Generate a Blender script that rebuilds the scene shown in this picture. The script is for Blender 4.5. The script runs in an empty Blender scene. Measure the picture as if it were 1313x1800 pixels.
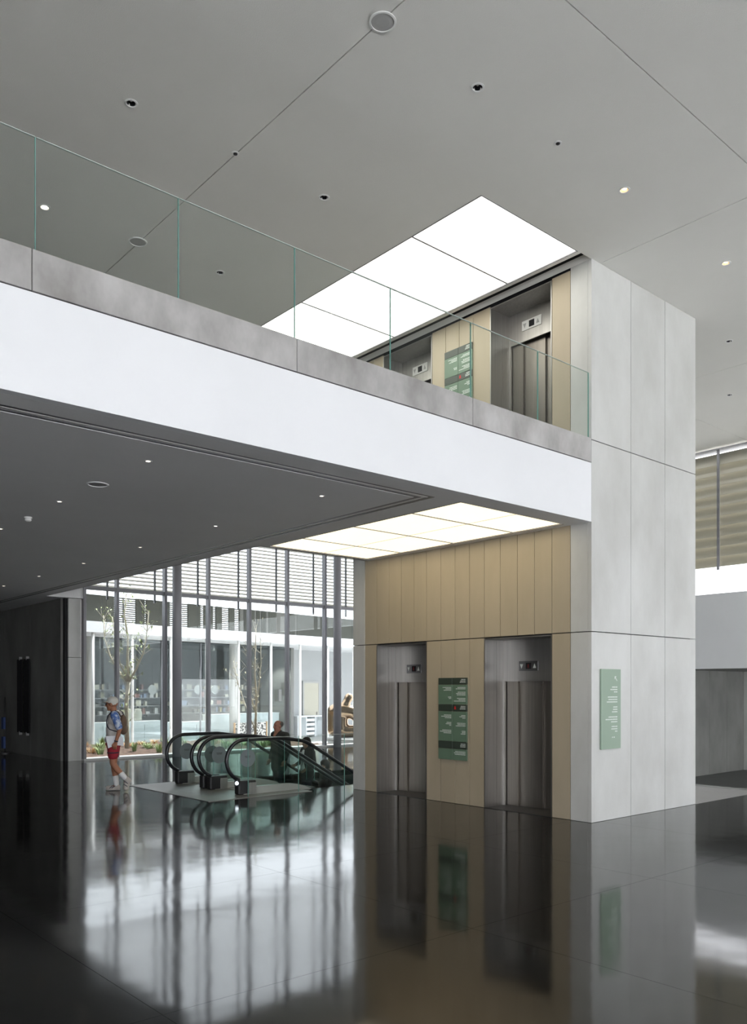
import bpy, bmesh, math, random
from mathutils import Vector, Matrix
random.seed(7)
SC = bpy.context.scene
COL = SC.collection
R = math.radians

# ------------------------------------------------------------------ camera
cam_d = bpy.data.cameras.new('camera')
cam = bpy.data.objects.new('camera', cam_d)
COL.objects.link(cam)
cam.location = (0, 0, 1.85)
cam.rotation_euler = (R(90), 0, -R(41.01345))
cam_d.sensor_fit = 'HORIZONTAL'
cam_d.sensor_width = 36
cam_d.lens = 36 * 1462 / 1313
cam_d.shift_y = 310 / 1313
cam_d.clip_end = 400
SC.camera = cam

# ------------------------------------------------------------------ world, exposure
SKY = 5.8
w = bpy.data.worlds.new('overcast_sky')
SC.world = w
w.use_nodes = True
bg = w.node_tree.nodes['Background']
bg.inputs[0].default_value = (0.935, 0.955, 1.0, 1)
bg.inputs[1].default_value = SKY
SC.view_settings.view_transform = 'Standard'
SC.view_settings.look = 'None'
SC.view_settings.gamma = 1
SC.view_settings.use_curve_mapping = False
SC.view_settings.exposure = -0.08
SC.cycles.use_denoising = True
SC.cycles.max_bounces = 10
SC.cycles.diffuse_bounces = 5
SC.cycles.glossy_bounces = 4
SC.cycles.transparent_max_bounces = 24
SC.cycles.caustics_reflective = True
SC.cycles.caustics_refractive = False
SC.cycles.sample_clamp_indirect = 12

PANEL_UP = 3.4      # glow of the ceiling light box on the upper level
PANEL_LOW = 1.6     # glow of the soffit light box


def portal(name, loc, rot, sx, sy):
    """sky portal: gives off nothing, tells Cycles where a window is"""
    l = bpy.data.lights.new(name, 'AREA')
    l.shape = 'RECTANGLE'
    l.size, l.size_y = sx, sy
    l.cycles.is_portal = True
    o = bpy.data.objects.new(name, l)
    o.location = loc
    o.rotation_euler = rot
    COL.objects.link(o)


sun_d = bpy.data.lights.new('sun', 'SUN')
sun_d.energy = 25
sun_d.color = (1.0, 0.985, 0.96)
sun_d.angle = R(1.0)
sun = bpy.data.objects.new('sun', sun_d)
COL.objects.link(sun)
sun.rotation_euler = (R(28), 0, R(100))     # high sun from beyond the clerestory side
portal('sky_portal_hall', (5.2, -9.35, 2.9), (R(90), 0, R(0)), 28.6, 5.7)
portal('sky_portal_side', (-9.4, -2.0, 1.75), (R(90), 0, R(-90)), 12.2, 3.4)
portal('sky_portal_court', (13.9, 21.15, 3.9), (R(90), 0, R(180)), 11.2, 7.8)
portal('sky_portal_clerestory', (20.1, 6.0, 5.95), (R(90), 0, R(90)), 30, 3.6)

# ------------------------------------------------------------------ materials
MATS = {}


def mat(name, col, rough=0.6, metal=0.0, spec=0.5, col2=None, scale=1.5, stretch=(1, 1, 1), detail=5,
        bump=0.0, bscale=60, rnd=0.0, emit=None, estr=0, lo=0.35, hi=0.65, rough2=None):
    m = bpy.data.materials.new(name)
    m.use_nodes = True
    nt = m.node_tree
    N, L = nt.nodes, nt.links
    b = N['Principled BSDF']
    b.inputs['Base Color'].default_value = (*col, 1)
    b.inputs['Roughness'].default_value = rough
    b.inputs['Metallic'].default_value = metal
    b.inputs['Specular IOR Level'].default_value = spec
    geo = N.new('ShaderNodeNewGeometry')
    mp = N.new('ShaderNodeMapping')
    mp.inputs['Scale'].default_value = stretch
    L.new(geo.outputs['Position'], mp.inputs['Vector'])
    src = None
    if col2:
        nz = N.new('ShaderNodeTexNoise')
        nz.inputs['Scale'].default_value = scale
        nz.inputs['Detail'].default_value = detail
        nz.inputs['Roughness'].default_value = 0.6
        L.new(mp.outputs[0], nz.inputs['Vector'])
        rp = N.new('ShaderNodeValToRGB')
        rp.color_ramp.elements[0].position = lo
        rp.color_ramp.elements[1].position = hi
        rp.color_ramp.elements[0].color = (*col, 1)
        rp.color_ramp.elements[1].color = (*col2, 1)
        L.new(nz.outputs['Fac'], rp.inputs['Fac'])
        src = rp.outputs['Color']
        if rough2 is not None:
            mr = N.new('ShaderNodeMapRange')
            mr.inputs['From Min'].default_value = lo
            mr.inputs['From Max'].default_value = hi
            mr.inputs['To Min'].default_value = rough
            mr.inputs['To Max'].default_value = rough2
            L.new(nz.outputs['Fac'], mr.inputs['Value'])
            L.new(mr.outputs[0], b.inputs['Roughness'])
    if rnd:
        oi = N.new('ShaderNodeObjectInfo')
        mr = N.new('ShaderNodeMapRange')
        mr.inputs['To Min'].default_value = 1 - rnd
        mr.inputs['To Max'].default_value = 1 + rnd
        L.new(oi.outputs['Random'], mr.inputs['Value'])
        hs = N.new('ShaderNodeHueSaturation')
        hs.inputs['Color'].default_value = (*col, 1)
        if src:
            L.new(src, hs.inputs['Color'])
        L.new(mr.outputs[0], hs.inputs['Value'])
        src = hs.outputs['Color']
    if src:
        L.new(src, b.inputs['Base Color'])
    if bump:
        n2 = N.new('ShaderNodeTexNoise')
        n2.inputs['Scale'].default_value = bscale
        n2.inputs['Detail'].default_value = 3
        L.new(mp.outputs[0], n2.inputs['Vector'])
        bp = N.new('ShaderNodeBump')
        bp.inputs['Strength'].default_value = bump
        bp.inputs['Distance'].default_value = 0.01
        L.new(n2.outputs['Fac'], bp.inputs['Height'])
        L.new(bp.outputs[0], b.inputs['Normal'])
    if emit:
        b.inputs['Emission Color'].default_value = (*emit, 1)
        b.inputs['Emission Strength'].default_value = estr
    MATS[name] = m
    return m


def glass(name, tint, base=0.04, rough=0.0):
    m = bpy.data.materials.new(name)
    m.use_nodes = True
    nt = m.node_tree
    N, L = nt.nodes, nt.links
    N.remove(N['Principled BSDF'])
    out = N['Material Output']
    tr = N.new('ShaderNodeBsdfTransparent')
    tr.inputs[0].default_value = (*tint, 1)
    gl = N.new('ShaderNodeBsdfGlossy')
    gl.inputs['Roughness'].default_value = rough
    gl.inputs['Color'].default_value = (0.95, 1, 0.98, 1)
    lw = N.new('ShaderNodeLayerWeight')
    lw.inputs['Blend'].default_value = 0.5
    pw = N.new('ShaderNodeMath'); pw.operation = 'POWER'; pw.inputs[1].default_value = 5
    ma = N.new('ShaderNodeMath'); ma.operation = 'MULTIPLY_ADD'
    ma.inputs[1].default_value = 0.9; ma.inputs[2].default_value = base
    L.new(lw.outputs['Facing'], pw.inputs[0])
    L.new(pw.outputs[0], ma.inputs[0])
    mx = N.new('ShaderNodeMixShader')
    L.new(ma.outputs[0], mx.inputs[0])
    L.new(tr.outputs[0], mx.inputs[1])
    L.new(gl.outputs[0], mx.inputs[2])
    L.new(mx.outputs[0], out.inputs[0])
    MATS[name] = m
    return m


concrete = mat('concrete', (0.53, 0.53, 0.505), 0.55, col2=(0.67, 0.675, 0.655), scale=1.1, stretch=(1, 1, 0.55), rnd=0.045, bump=0.08, bscale=90, lo=0.3, hi=0.7)
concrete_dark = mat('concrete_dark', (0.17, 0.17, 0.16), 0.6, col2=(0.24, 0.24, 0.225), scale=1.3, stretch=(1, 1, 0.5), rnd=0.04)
slab_conc = mat('slab_concrete', (0.27, 0.258, 0.245), 0.5, col2=(0.52, 0.51, 0.50), scale=1.7, stretch=(1, 1, 0.6), rnd=0.04, lo=0.32, hi=0.66)
white_plaster = mat('white_plaster', (0.86, 0.87, 0.89), 0.6, col2=(0.83, 0.84, 0.86), scale=0.8)
ceil_plaster = mat('ceiling_plaster', (0.80, 0.79, 0.75), 0.9, col2=(0.77, 0.76, 0.72), scale=0.6, bump=0.25, bscale=120)
soffit_plaster = mat('soffit_plaster', (0.86, 0.86, 0.87), 0.85, col2=(0.83, 0.83, 0.84), scale=0.7, bump=0.15, bscale=120)
wall_paint = mat('wall_paint', (0.74, 0.74, 0.72), 0.7)
cladding = mat('beige_cladding', (0.44, 0.375, 0.27), 0.5, col2=(0.48, 0.41, 0.30), scale=2.0, stretch=(1, 1, 0.3), rnd=0.03)
door_steel = mat('door_steel', (0.27, 0.25, 0.225), 0.36, metal=0.95, col2=(0.24, 0.22, 0.20), scale=30, stretch=(1, 1, 0.02), rough2=0.44)
steel = mat('brushed_steel', (0.44, 0.43, 0.415), 0.34, metal=0.95, col2=(0.39, 0.38, 0.365), scale=30, stretch=(1, 1, 0.02), rough2=0.42)
steel_dark = mat('dark_steel', (0.20, 0.20, 0.205), 0.38, metal=0.9)
alu = mat('grey_aluminium', (0.28, 0.28, 0.30), 0.45, metal=0.4)
col_paint = mat('column_paint', (0.36, 0.36, 0.39), 0.4)
dark = mat('dark_recess', (0.015, 0.015, 0.018), 0.8)
black_rubber = mat('black_rubber', (0.012, 0.013, 0.016), 0.28)
black_plastic = mat('black_plastic', (0.02, 0.02, 0.022), 0.4)
white_trim = mat('white_trim', (0.8, 0.8, 0.78), 0.5)
slat_beige = mat('louver_beige', (0.60, 0.56, 0.46), 0.5)
slat_wide = mat('louver_olive', (0.42, 0.395, 0.31), 0.55)
green_sign = mat('green_sign', (0.135, 0.215, 0.15), 0.35)
green_sign_light = mat('pale_green_sign', (0.31, 0.41, 0.315), 0.4)
dark_band = mat('dark_green_band', (0.045, 0.062, 0.048), 0.35)
letter = mat('lettering_white', (0.75, 0.80, 0.76), 0.5)
red_mark = mat('red_mark', (0.6, 0.03, 0.03), 0.5)
red_led = mat('red_digit', (0.25, 0.01, 0.01), 0.5, emit=(1, 0.05, 0.03), estr=0.05)
plate_metal = mat('landing_plate_metal', (0.25, 0.247, 0.23), 0.35, metal=0.3, col2=(0.215, 0.212, 0.20), scale=2)
light_stone = mat('light_stone', (0.46, 0.45, 0.44), 0.3, col2=(0.42, 0.41, 0.40), scale=3)
paving = mat('paving', (0.42, 0.42, 0.41), 0.7, col2=(0.36, 0.36, 0.35), scale=0.8)
forecourt_m = mat('forecourt_limestone', (0.585, 0.59, 0.60), 0.7, col2=(0.52, 0.525, 0.535), scale=0.8)
mulch_m = mat('bark_mulch', (0.04, 0.025, 0.019), 0.95, spec=0.1, col2=(0.115, 0.078, 0.058), scale=9, bump=1.0, bscale=30)
grass_m = mat('grass_green', (0.16, 0.24, 0.07), 0.6, col2=(0.26, 0.33, 0.12), scale=8)
dry_m = mat('dry_foliage', (0.48, 0.26, 0.10), 0.7, col2=(0.55, 0.38, 0.2), scale=8)
bark = mat('pale_bark', (0.50, 0.47, 0.38), 0.7, col2=(0.36, 0.32, 0.24), scale=14)
leaf_m = mat('leaf_green', (0.27, 0.33, 0.13), 0.6)
leaf_dry = mat('leaf_straw', (0.50, 0.46, 0.30), 0.6)
bronze = mat('polished_bronze', (0.42, 0.31, 0.21), 0.22, metal=1.0, col2=(0.36, 0.27, 0.18), scale=3)
band_m = mat('parapet_panel', (0.046, 0.047, 0.040), 0.85, spec=0.1, rnd=0.12)
band_l = mat('parapet_panel_pale', (0.10, 0.099, 0.09), 0.85, spec=0.1, rnd=0.08)
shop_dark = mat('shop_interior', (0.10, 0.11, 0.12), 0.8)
shop_white = mat('shop_white', (0.82, 0.85, 0.86), 0.5)
door_cream = mat('cream_door', (0.50, 0.475, 0.39), 0.5)
canvas = mat('canvas', (0.55, 0.53, 0.45), 0.9)
grey_disc = mat('grey_disc', (0.42, 0.42, 0.41), 0.6)
steel_disc = mat('sticker_grey', (0.17, 0.20, 0.215), 0.5)
lens_dark = mat('smoked_glass', (0.02, 0.02, 0.03), 0.1)
skin_tan = mat('skin_tan', (0.36, 0.155, 0.085), 0.55)
skin_red = mat('skin_ruddy', (0.34, 0.15, 0.10), 0.55)
skin_olive = mat('skin_olive', (0.34, 0.19, 0.13), 0.55)
hair_dark = mat('hair_dark', (0.018, 0.014, 0.012), 0.5)
hair_grey = mat('hair_grey', (0.10, 0.09, 0.08), 0.6)
cloth_shirt = mat('cloth_beige', (0.60, 0.57, 0.54), 0.9, col2=(0.50, 0.475, 0.45), scale=30, stretch=(1, 1, 0.1))
cloth_blue = mat('cloth_blue_print', (0.08, 0.16, 0.42), 0.9, col2=(0.55, 0.62, 0.72), scale=14, lo=0.45, hi=0.6)
cloth_red = mat('cloth_red', (0.33, 0.02, 0.035), 0.85)
cloth_white = mat('cloth_white', (0.75, 0.75, 0.75), 0.9)
cap_m = mat('cap_cream', (0.62, 0.61, 0.56), 0.9)
strap_m = mat('strap_dark', (0.03, 0.03, 0.045), 0.8)
pack_m = mat('pack_brown', (0.14, 0.09, 0.06), 0.8)
shoe_m = mat('shoe_leather', (0.48, 0.44, 0.40), 0.6)
shoe_stripe = mat('shoe_stripe', (0.08, 0.08, 0.10), 0.6)
coat_m = mat('coat_dark', (0.035, 0.037, 0.034), 0.85)
trouser_m = mat('trousers_navy', (0.02, 0.024, 0.034), 0.85)
jacket_m = mat('jacket_black', (0.022, 0.02, 0.02), 0.8)
paper_m = mat('paper', (0.82, 0.83, 0.86), 0.8)
blue_thing = mat('blue_print', (0.05, 0.09, 0.25), 0.7)

g_wall = glass('window_glass', (0.72, 0.74, 0.745))
g_hall = glass('hall_glass', (0.96, 0.962, 0.965))
g_clere = glass('clerestory_glass', (0.80, 0.80, 0.80))
g_rail = glass('rail_glass', (0.965, 0.982, 0.976), base=0.02)
g_esc = glass('escalator_glass', (0.90, 0.95, 0.935), base=0.035)
g_shop = glass('shop_glass', (0.90, 0.93, 0.93), base=0.02)
g_edge = mat('glass_edge', (0.20, 0.42, 0.37), 0.2, emit=None)
glow_up = mat('glowing_panel_upper', (0.9, 0.9, 0.85), 0.5, emit=(1.0, 0.975, 0.88), estr=PANEL_UP)
glow_low = mat('glowing_panel_lower', (0.9, 0.9, 0.85), 0.5, emit=(1.0, 0.86, 0.58), estr=PANEL_LOW)
glow_warm = mat('warm_lamp', (1, 0.8, 0.5), 0.5, emit=(1.0, 0.70, 0.36), estr=5)
glow_white = mat('bright_lamp', (1, 0.9, 0.8), 0.5, emit=(1.0, 0.90, 0.76), estr=9)
glow_cool = mat('cool_lamp', (1, 1, 1), 0.5, emit=(0.8, 0.92, 1.0), estr=3)


def floor_material():
    m = bpy.data.materials.new('polished_dark_floor')
    m.use_nodes = True
    nt = m.node_tree
    N, L = nt.nodes, nt.links
    b = N['Principled BSDF']
    geo = N.new('ShaderNodeNewGeometry')
    nz = N.new('ShaderNodeTexNoise'); nz.inputs['Scale'].default_value = 1.3; nz.inputs['Detail'].default_value = 6
    L.new(geo.outputs['Position'], nz.inputs['Vector'])
    rp = N.new('ShaderNodeValToRGB')
    rp.color_ramp.elements[0].color = (0.005, 0.005, 0.0045, 1)
    rp.color_ramp.elements[1].color = (0.012, 0.012, 0.0105, 1)
    rp.color_ramp.elements[0].position = 0.3; rp.color_ramp.elements[1].position = 0.75
    L.new(nz.outputs['Fac'], rp.inputs[0])
    L.new(rp.outputs[0], b.inputs['Base Color'])
    n3 = N.new('ShaderNodeTexNoise'); n3.inputs['Scale'].default_value = 0.9; n3.inputs['Detail'].default_value = 4
    L.new(geo.outputs['Position'], n3.inputs['Vector'])
    mr = N.new('ShaderNodeMapRange')
    mr.inputs['From Min'].default_value = 0.3; mr.inputs['From Max'].default_value = 0.7
    mr.inputs['To Min'].default_value = 0.065; mr.inputs['To Max'].default_value = 0.115
    L.new(n3.outputs['Fac'], mr.inputs[0])
    L.new(mr.outputs[0], b.inputs['Roughness'])
    b.inputs['Specular IOR Level'].default_value = 0.62
    n2 = N.new('ShaderNodeTexNoise'); n2.inputs['Scale'].default_value = 2.2; n2.inputs['Detail'].default_value = 1
    L.new(geo.outputs['Position'], n2.inputs['Vector'])
    bp = N.new('ShaderNodeBump'); bp.inputs['Strength'].default_value = 0.05; bp.inputs['Distance'].default_value = 0.03
    L.new(n2.outputs['Fac'], bp.inputs['Height'])
    L.new(bp.outputs[0], b.inputs['Normal'])
    return m


floor_m = floor_material()

# ------------------------------------------------------------------ helpers
ORG = {}


def link(name, me, m, parent=None, loc=(0, 0, 0)):
    o = bpy.data.objects.new(name, me)
    COL.objects.link(o)
    loc = Vector(loc)
    if m is not None and len(me.materials) == 0:
        me.materials.append(m)
    if parent is not None:
        o.parent = parent
        o.location = loc - ORG[parent.name]
    else:
        o.location = loc
    ORG[o.name] = loc
    return o


def thing(name, loc=(0, 0, 0), label=None, cat=None, group=None, rotz=0, local=False, kind=None):
    o = bpy.data.objects.new(name, None)
    o.empty_display_size = 0.2
    COL.objects.link(o)
    o.location = loc
    o.rotation_euler = (0, 0, rotz)
    ORG[o.name] = Vector((0, 0, 0)) if local else Vector(loc)
    tag(o, label, cat, group, kind)
    return o


def tag(o, label=None, cat=None, group=None, kind=None):
    if label: o['label'] = label
    if cat: o['category'] = cat
    if group: o['group'] = group
    if kind: o['kind'] = kind
    return o


def copy_tree(o, parent=None):
    c = o.copy()
    COL.objects.link(c)
    c.parent = parent
    ORG[c.name] = ORG[o.name].copy()
    for ch in list(o.children):
        copy_tree(ch, c)
    return c


BOXC = {}


def box_mesh(sx, sy, sz, bev, m):
    key = (round(sx, 4), round(sy, 4), round(sz, 4), bev, m.name if m else '')
    if key in BOXC:
        return BOXC[key]
    bm = bmesh.new()
    bmesh.ops.create_cube(bm, size=1)
    bmesh.ops.scale(bm, vec=(sx, sy, sz), verts=bm.verts)
    if bev:
        bmesh.ops.bevel(bm, geom=bm.edges[:], offset=min(bev, 0.45 * min(sx, sy, sz)), segments=1, affect='EDGES')
    me = bpy.data.meshes.new('box')
    bm.to_mesh(me); bm.free()
    if m:
        me.materials.append(m)
    BOXC[key] = me
    return me


def box(name, x0, x1, y0, y1, z0, z1, m, parent=None, bev=0.0, kind=None):
    me = box_mesh(x1 - x0, y1 - y0, z1 - z0, bev, m)
    o = link(name, me, None, parent, ((x0 + x1) / 2, (y0 + y1) / 2, (z0 + z1) / 2))
    if kind: o['kind'] = kind
    return o


def pymesh(name, vs, fs, m, parent=None, loc=(0, 0, 0), smooth=False):
    me = bpy.data.meshes.new(name)
    me.from_pydata([tuple(v) for v in vs], [], fs)
    me.validate()
    if smooth:
        for p in me.polygons: p.use_smooth = True
    me.update()
    bm = bmesh.new(); bm.from_mesh(me)
    bmesh.ops.recalc_face_normals(bm, faces=bm.faces)
    bm.to_mesh(me); bm.free()
    return link(name, me, m, parent, loc)


def slab_holes_mesh(x0, x1, y0, y1, z0, z1, holes):
    """a slab with rectangular holes right through it, as one closed mesh"""
    xs = sorted({x0, x1, *[min(max(h[i], x0), x1) for h in holes for i in (0, 1)]})
    ys = sorted({y0, y1, *[min(max(h[i], y0), y1) for h in holes for i in (2, 3)]})
    nx, ny = len(xs) - 1, len(ys) - 1
    solid = [[not any(h[0] - 1e-6 < (xs[i] + xs[i + 1]) / 2 < h[1] + 1e-6 and h[2] - 1e-6 < (ys[j] + ys[j + 1]) / 2 < h[3] + 1e-6 for h in holes)
              for j in range(ny)] for i in range(nx)]
    vs, vid, fs = [], {}, []

    def v(i, j, k):
        if (i, j, k) not in vid:
            vid[(i, j, k)] = len(vs)
            vs.append((xs[i], ys[j], (z0, z1)[k]))
        return vid[(i, j, k)]
    for i in range(nx):
        for j in range(ny):
            if not solid[i][j]: continue
            fs.append((v(i, j, 1), v(i + 1, j, 1), v(i + 1, j + 1, 1), v(i, j + 1, 1)))
            fs.append((v(i, j, 0), v(i, j + 1, 0), v(i + 1, j + 1, 0), v(i + 1, j, 0)))
            for di, dj, a, b in ((-1, 0, (i, j + 1), (i, j)), (1, 0, (i + 1, j), (i + 1, j + 1)), (0, -1, (i, j), (i + 1, j)), (0, 1, (i + 1, j + 1), (i, j + 1))):
                ii, jj = i + di, j + dj
                if 0 <= ii < nx and 0 <= jj < ny and solid[ii][jj]: continue
                fs.append((v(*a, 0), v(*b, 0), v(*b, 1), v(*a, 1)))
    return vs, fs


def slab_holes(name, x0, x1, y0, y1, z0, z1, holes, m, parent=None):
    hs = [h for h in holes if h[0] < x1 and h[1] > x0 and h[2] < y1 and h[3] > y0]
    if not hs:
        return box(name, x0, x1, y0, y1, z0, z1, m, parent)
    vs, fs = slab_holes_mesh(x0, x1, y0, y1, z0, z1, hs)
    if not fs: return None
    return pymesh(name, vs, fs, m, parent)


def prism(name, pts, axis, a0, a1, m, parent=None, loc=(0, 0, 0)):
    """2-D outline extruded along an axis; pts in the other two axes (x,z for 'y'; y,z for 'x'; x,y for 'z')"""
    def p3(p, a):
        return {'y': (p[0], a, p[1]), 'x': (a, p[0], p[1]), 'z': (p[0], p[1], a)}[axis]
    n = len(pts)
    vs = [p3(p, a0) for p in pts] + [p3(p, a1) for p in pts]
    fs = [tuple(range(n)), tuple(range(2 * n - 1, n - 1, -1))] + [(i, (i + 1) % n, n + (i + 1) % n, n + i) for i in range(n)]
    return pymesh(name, vs, fs, m, parent, loc)


def tube_data(pts, rad, segs=8, closed_ends=True, flat=1.0):
    pts = [Vector(p) for p in pts]
    n = len(pts)
    rs = rad if isinstance(rad, (list, tuple)) else [rad] * n
    vs, fs = [], []
    t = (pts[1] - pts[0]).normalized()
    ref = Vector((0, 0, 1)) if abs(t.z) < 0.9 else Vector((0, 1, 0))
    u = t.cross(ref).normalized()
    for i, p in enumerate(pts):
        if i == 0: tt = pts[1] - p
        elif i == n - 1: tt = p - pts[i - 1]
        else: tt = (pts[i + 1] - p).normalized() + (p - pts[i - 1]).normalized()
        tt.normalize()
        u = (u - tt * u.dot(tt)).normalized()
        vv = tt.cross(u)
        for k in range(segs):
            a = 2 * math.pi * k / segs
            vs.append(p + u * math.cos(a) * rs[i] + vv * math.sin(a) * rs[i] * flat)
    for i in range(n - 1):
        for k in range(segs):
            k2 = (k + 1) % segs
            fs.append((i * segs + k, i * segs + k2, (i + 1) * segs + k2, (i + 1) * segs + k))
    if closed_ends:
        fs.append(tuple(range(segs - 1, -1, -1)))
        fs.append(tuple((n - 1) * segs + k for k in range(segs)))
    return vs, fs


def tube(name, pts, rad, m, parent=None, segs=8, smooth=True, loc=(0, 0, 0), flat=1.0):
    vs, fs = tube_data(pts, rad, segs, flat=flat)
    return pymesh(name, vs, fs, m, parent, loc, smooth)


def cyl(name, x, y, z0, z1, r, m, parent=None, segs=20, r2=None, smooth=True):
    o = tube(name, [(0, 0, 0), (0, 0, z1 - z0)], [r, r if r2 is None else r2], m, parent, segs, smooth, (x, y, z0))
    return o


def lathe(name, prof, m, parent=None, loc=(0, 0, 0), segs=20, cap=True):
    vs, fs = [], []
    n = len(prof)
    for r, z in prof:
        for k in range(segs):
            a = 2 * math.pi * k / segs
            vs.append((r * math.cos(a), r * math.sin(a), z))
    for i in range(n - 1):
        for k in range(segs):
            k2 = (k + 1) % segs
            fs.append((i * segs + k, i * segs + k2, (i + 1) * segs + k2, (i + 1) * segs + k))
    if cap:
        fs.append(tuple(range(segs)))
        fs.append(tuple((n - 1) * segs + k for k in range(segs)))
    return pymesh(name, vs, fs, m, parent, loc)


def multi(name, boxes, m, parent=None, kind=None):
    """several boxes as one mesh: print on a sign, teeth of a grille"""
    vs, fs = [], []
    for x0, x1, y0, y1, z0, z1 in boxes:
        b = len(vs)
        vs += [(x, y, z) for x in (x0, x1) for y in (y0, y1) for z in (z0, z1)]
        fs += [tuple(b + i for i in f) for f in ((0, 1, 3, 2), (4, 6, 7, 5), (0, 4, 5, 1), (2, 3, 7, 6), (0, 2, 6, 4), (1, 5, 7, 3))]
    o = pymesh(name, vs, fs, m, parent)
    if kind: o['kind'] = kind
    return o


def blob(name, parts, m, parent=None, voxel=0.012, smooth=4, loc=(0, 0, 0), decim=None):
    """one continuous surface grown around tapered limbs ('c', p0, r0, p1, r1) and ellipsoids ('e', centre, radii[, euler])"""
    bm = bmesh.new()
    for p in parts:
        if p[0] == 'c':
            _, a, ra, b, rb = p
            a, b = Vector(a), Vector(b)
            for q, r in ((a, ra), (b, rb)):
                bmesh.ops.create_icosphere(bm, subdivisions=2, radius=r, matrix=Matrix.Translation(q))
            d = b - a
            if d.length > 1e-5:
                rot = d.to_track_quat('Z', 'Y').to_matrix().to_4x4()
                bmesh.ops.create_cone(bm, cap_ends=True, segments=14, radius1=ra, radius2=rb, depth=d.length,
                                      matrix=Matrix.Translation((a + b) / 2) @ rot)
        else:
            c, r = Vector(p[1]), p[2]
            rot = Matrix.Identity(4)
            if len(p) > 3:
                from mathutils import Euler
                rot = Euler(p[3]).to_matrix().to_4x4()
            bmesh.ops.create_icosphere(bm, subdivisions=3, radius=1, matrix=Matrix.Translation(c) @ rot @ Matrix.Diagonal((*r, 1)))
    me = bpy.data.meshes.new(name)
    bm.to_mesh(me); bm.free()
    tmp = bpy.data.objects.new('tmp', me)
    COL.objects.link(tmp)
    rm = tmp.modifiers.new('r', 'REMESH'); rm.mode = 'VOXEL'; rm.voxel_size = voxel
    sm = tmp.modifiers.new('s', 'SMOOTH'); sm.factor = 0.5; sm.iterations = smooth
    if decim:
        dm = tmp.modifiers.new('d', 'DECIMATE'); dm.ratio = decim
    dg = bpy.context.evaluated_depsgraph_get()
    me2 = bpy.data.meshes.new_from_object(tmp.evaluated_get(dg))
    me2.name = name
    bpy.data.objects.remove(tmp)
    bpy.data.meshes.remove(me)
    for p in me2.polygons: p.use_smooth = True
    me2.materials.clear()
    return link(name, me2, m, parent, loc)


# ------------------------------------------------------------------ building numbers (metres)
XA, YB = 9.75, 6.65            # faces of the elevator tower
TX, TY = 12.60, 11.78          # its far edges
ZC = 7.75                      # high ceiling
ZS = 4.137                     # soffit under the balcony
Z2 = 5.25                      # upper floor
XW, XE, YS, YG, YN = -9.0, 19.5, -9.0, 20.9, 30.0
HOLE = (8.96, 16.9, 12.33, 14.70)   # escalator well
RAMP = (15.0, 19.5, 3.0, 12.0)
PATCH = (12.62, 15.0, 6.65, 12.0)

# ------------------------------------------------------------------ floor
floor = thing('floor', kind='structure')
cx = [2.19 + 2.59 * i for i in range(-4, 7)]
cy = [4.34 + 2.59 * i for i in range(-5, 10)]
cx = [XW] + [x for x in cx if XW + 0.4 < x < XE - 0.4] + [XE]
cy = [YS] + [y for y in cy if YS + 0.4 < y < YN - 0.4] + [YN]
holes = [HOLE, RAMP, PATCH, (8.32, 20.0, 20.99, 31.0)]
for i in range(len(cx) - 1):
    for j in range(len(cy) - 1):
        a, b, c_, d = cx[i] + 0.0015, cx[i + 1] - 0.0015, cy[j] + 0.0015, cy[j + 1] - 0.0015
        if any(h[0] <= a and h[1] >= b and h[2] <= c_ and h[3] >= d for h in holes): continue
        if a > 8.3 and c_ > 20.9: continue
        slab_holes('floor_slab', a, b, c_, d, -0.12, 0.0, holes, floor_m, floor)
slab_holes('sub_floor', XW, XE, YS, YG + 0.1, -0.35, -0.13, [HOLE, RAMP], dark, floor)
box('sub_floor', XW, 8.3, YG + 0.1, YN, -0.35, -0.13, dark, floor)
for i in range(2):
    for j in range(4):
        x0 = PATCH[0] + i * 1.19; y0 = PATCH[2] + j * 1.3375
        box('paving_stone', x0, x0 + 1.188, y0, y0 + 1.3355, -0.11, 0.0, light_stone, floor)
ramp_m = mat('ramp_concrete', (0.05, 0.055, 0.05), 0.35, col2=(0.065, 0.07, 0.065), scale=2)
prism('ramp', [(15.0, 0.0), (19.5, -0.5), (19.5, -0.6), (15.0, -0.1)], 'y', RAMP[2], RAMP[3], ramp_m, floor)
box('lower_landing', 19.5, 26.5, 3.0, 12.0, -0.6, -0.5, ramp_m, floor)
# escalator well
for (x0, x1, y0, y1) in ((8.8, 16.9, 12.18, 12.33), (8.8, 16.9, 14.70, 14.85), (16.9, 17.05, 12.18, 14.85)):
    box('well_wall', x0, x1, y0, y1, -4.5, -0.13, concrete_dark, floor)
box('well_floor', 8.8, 19.5, 12.18, 14.85, -4.65, -4.5, concrete_dark, floor)

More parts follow.
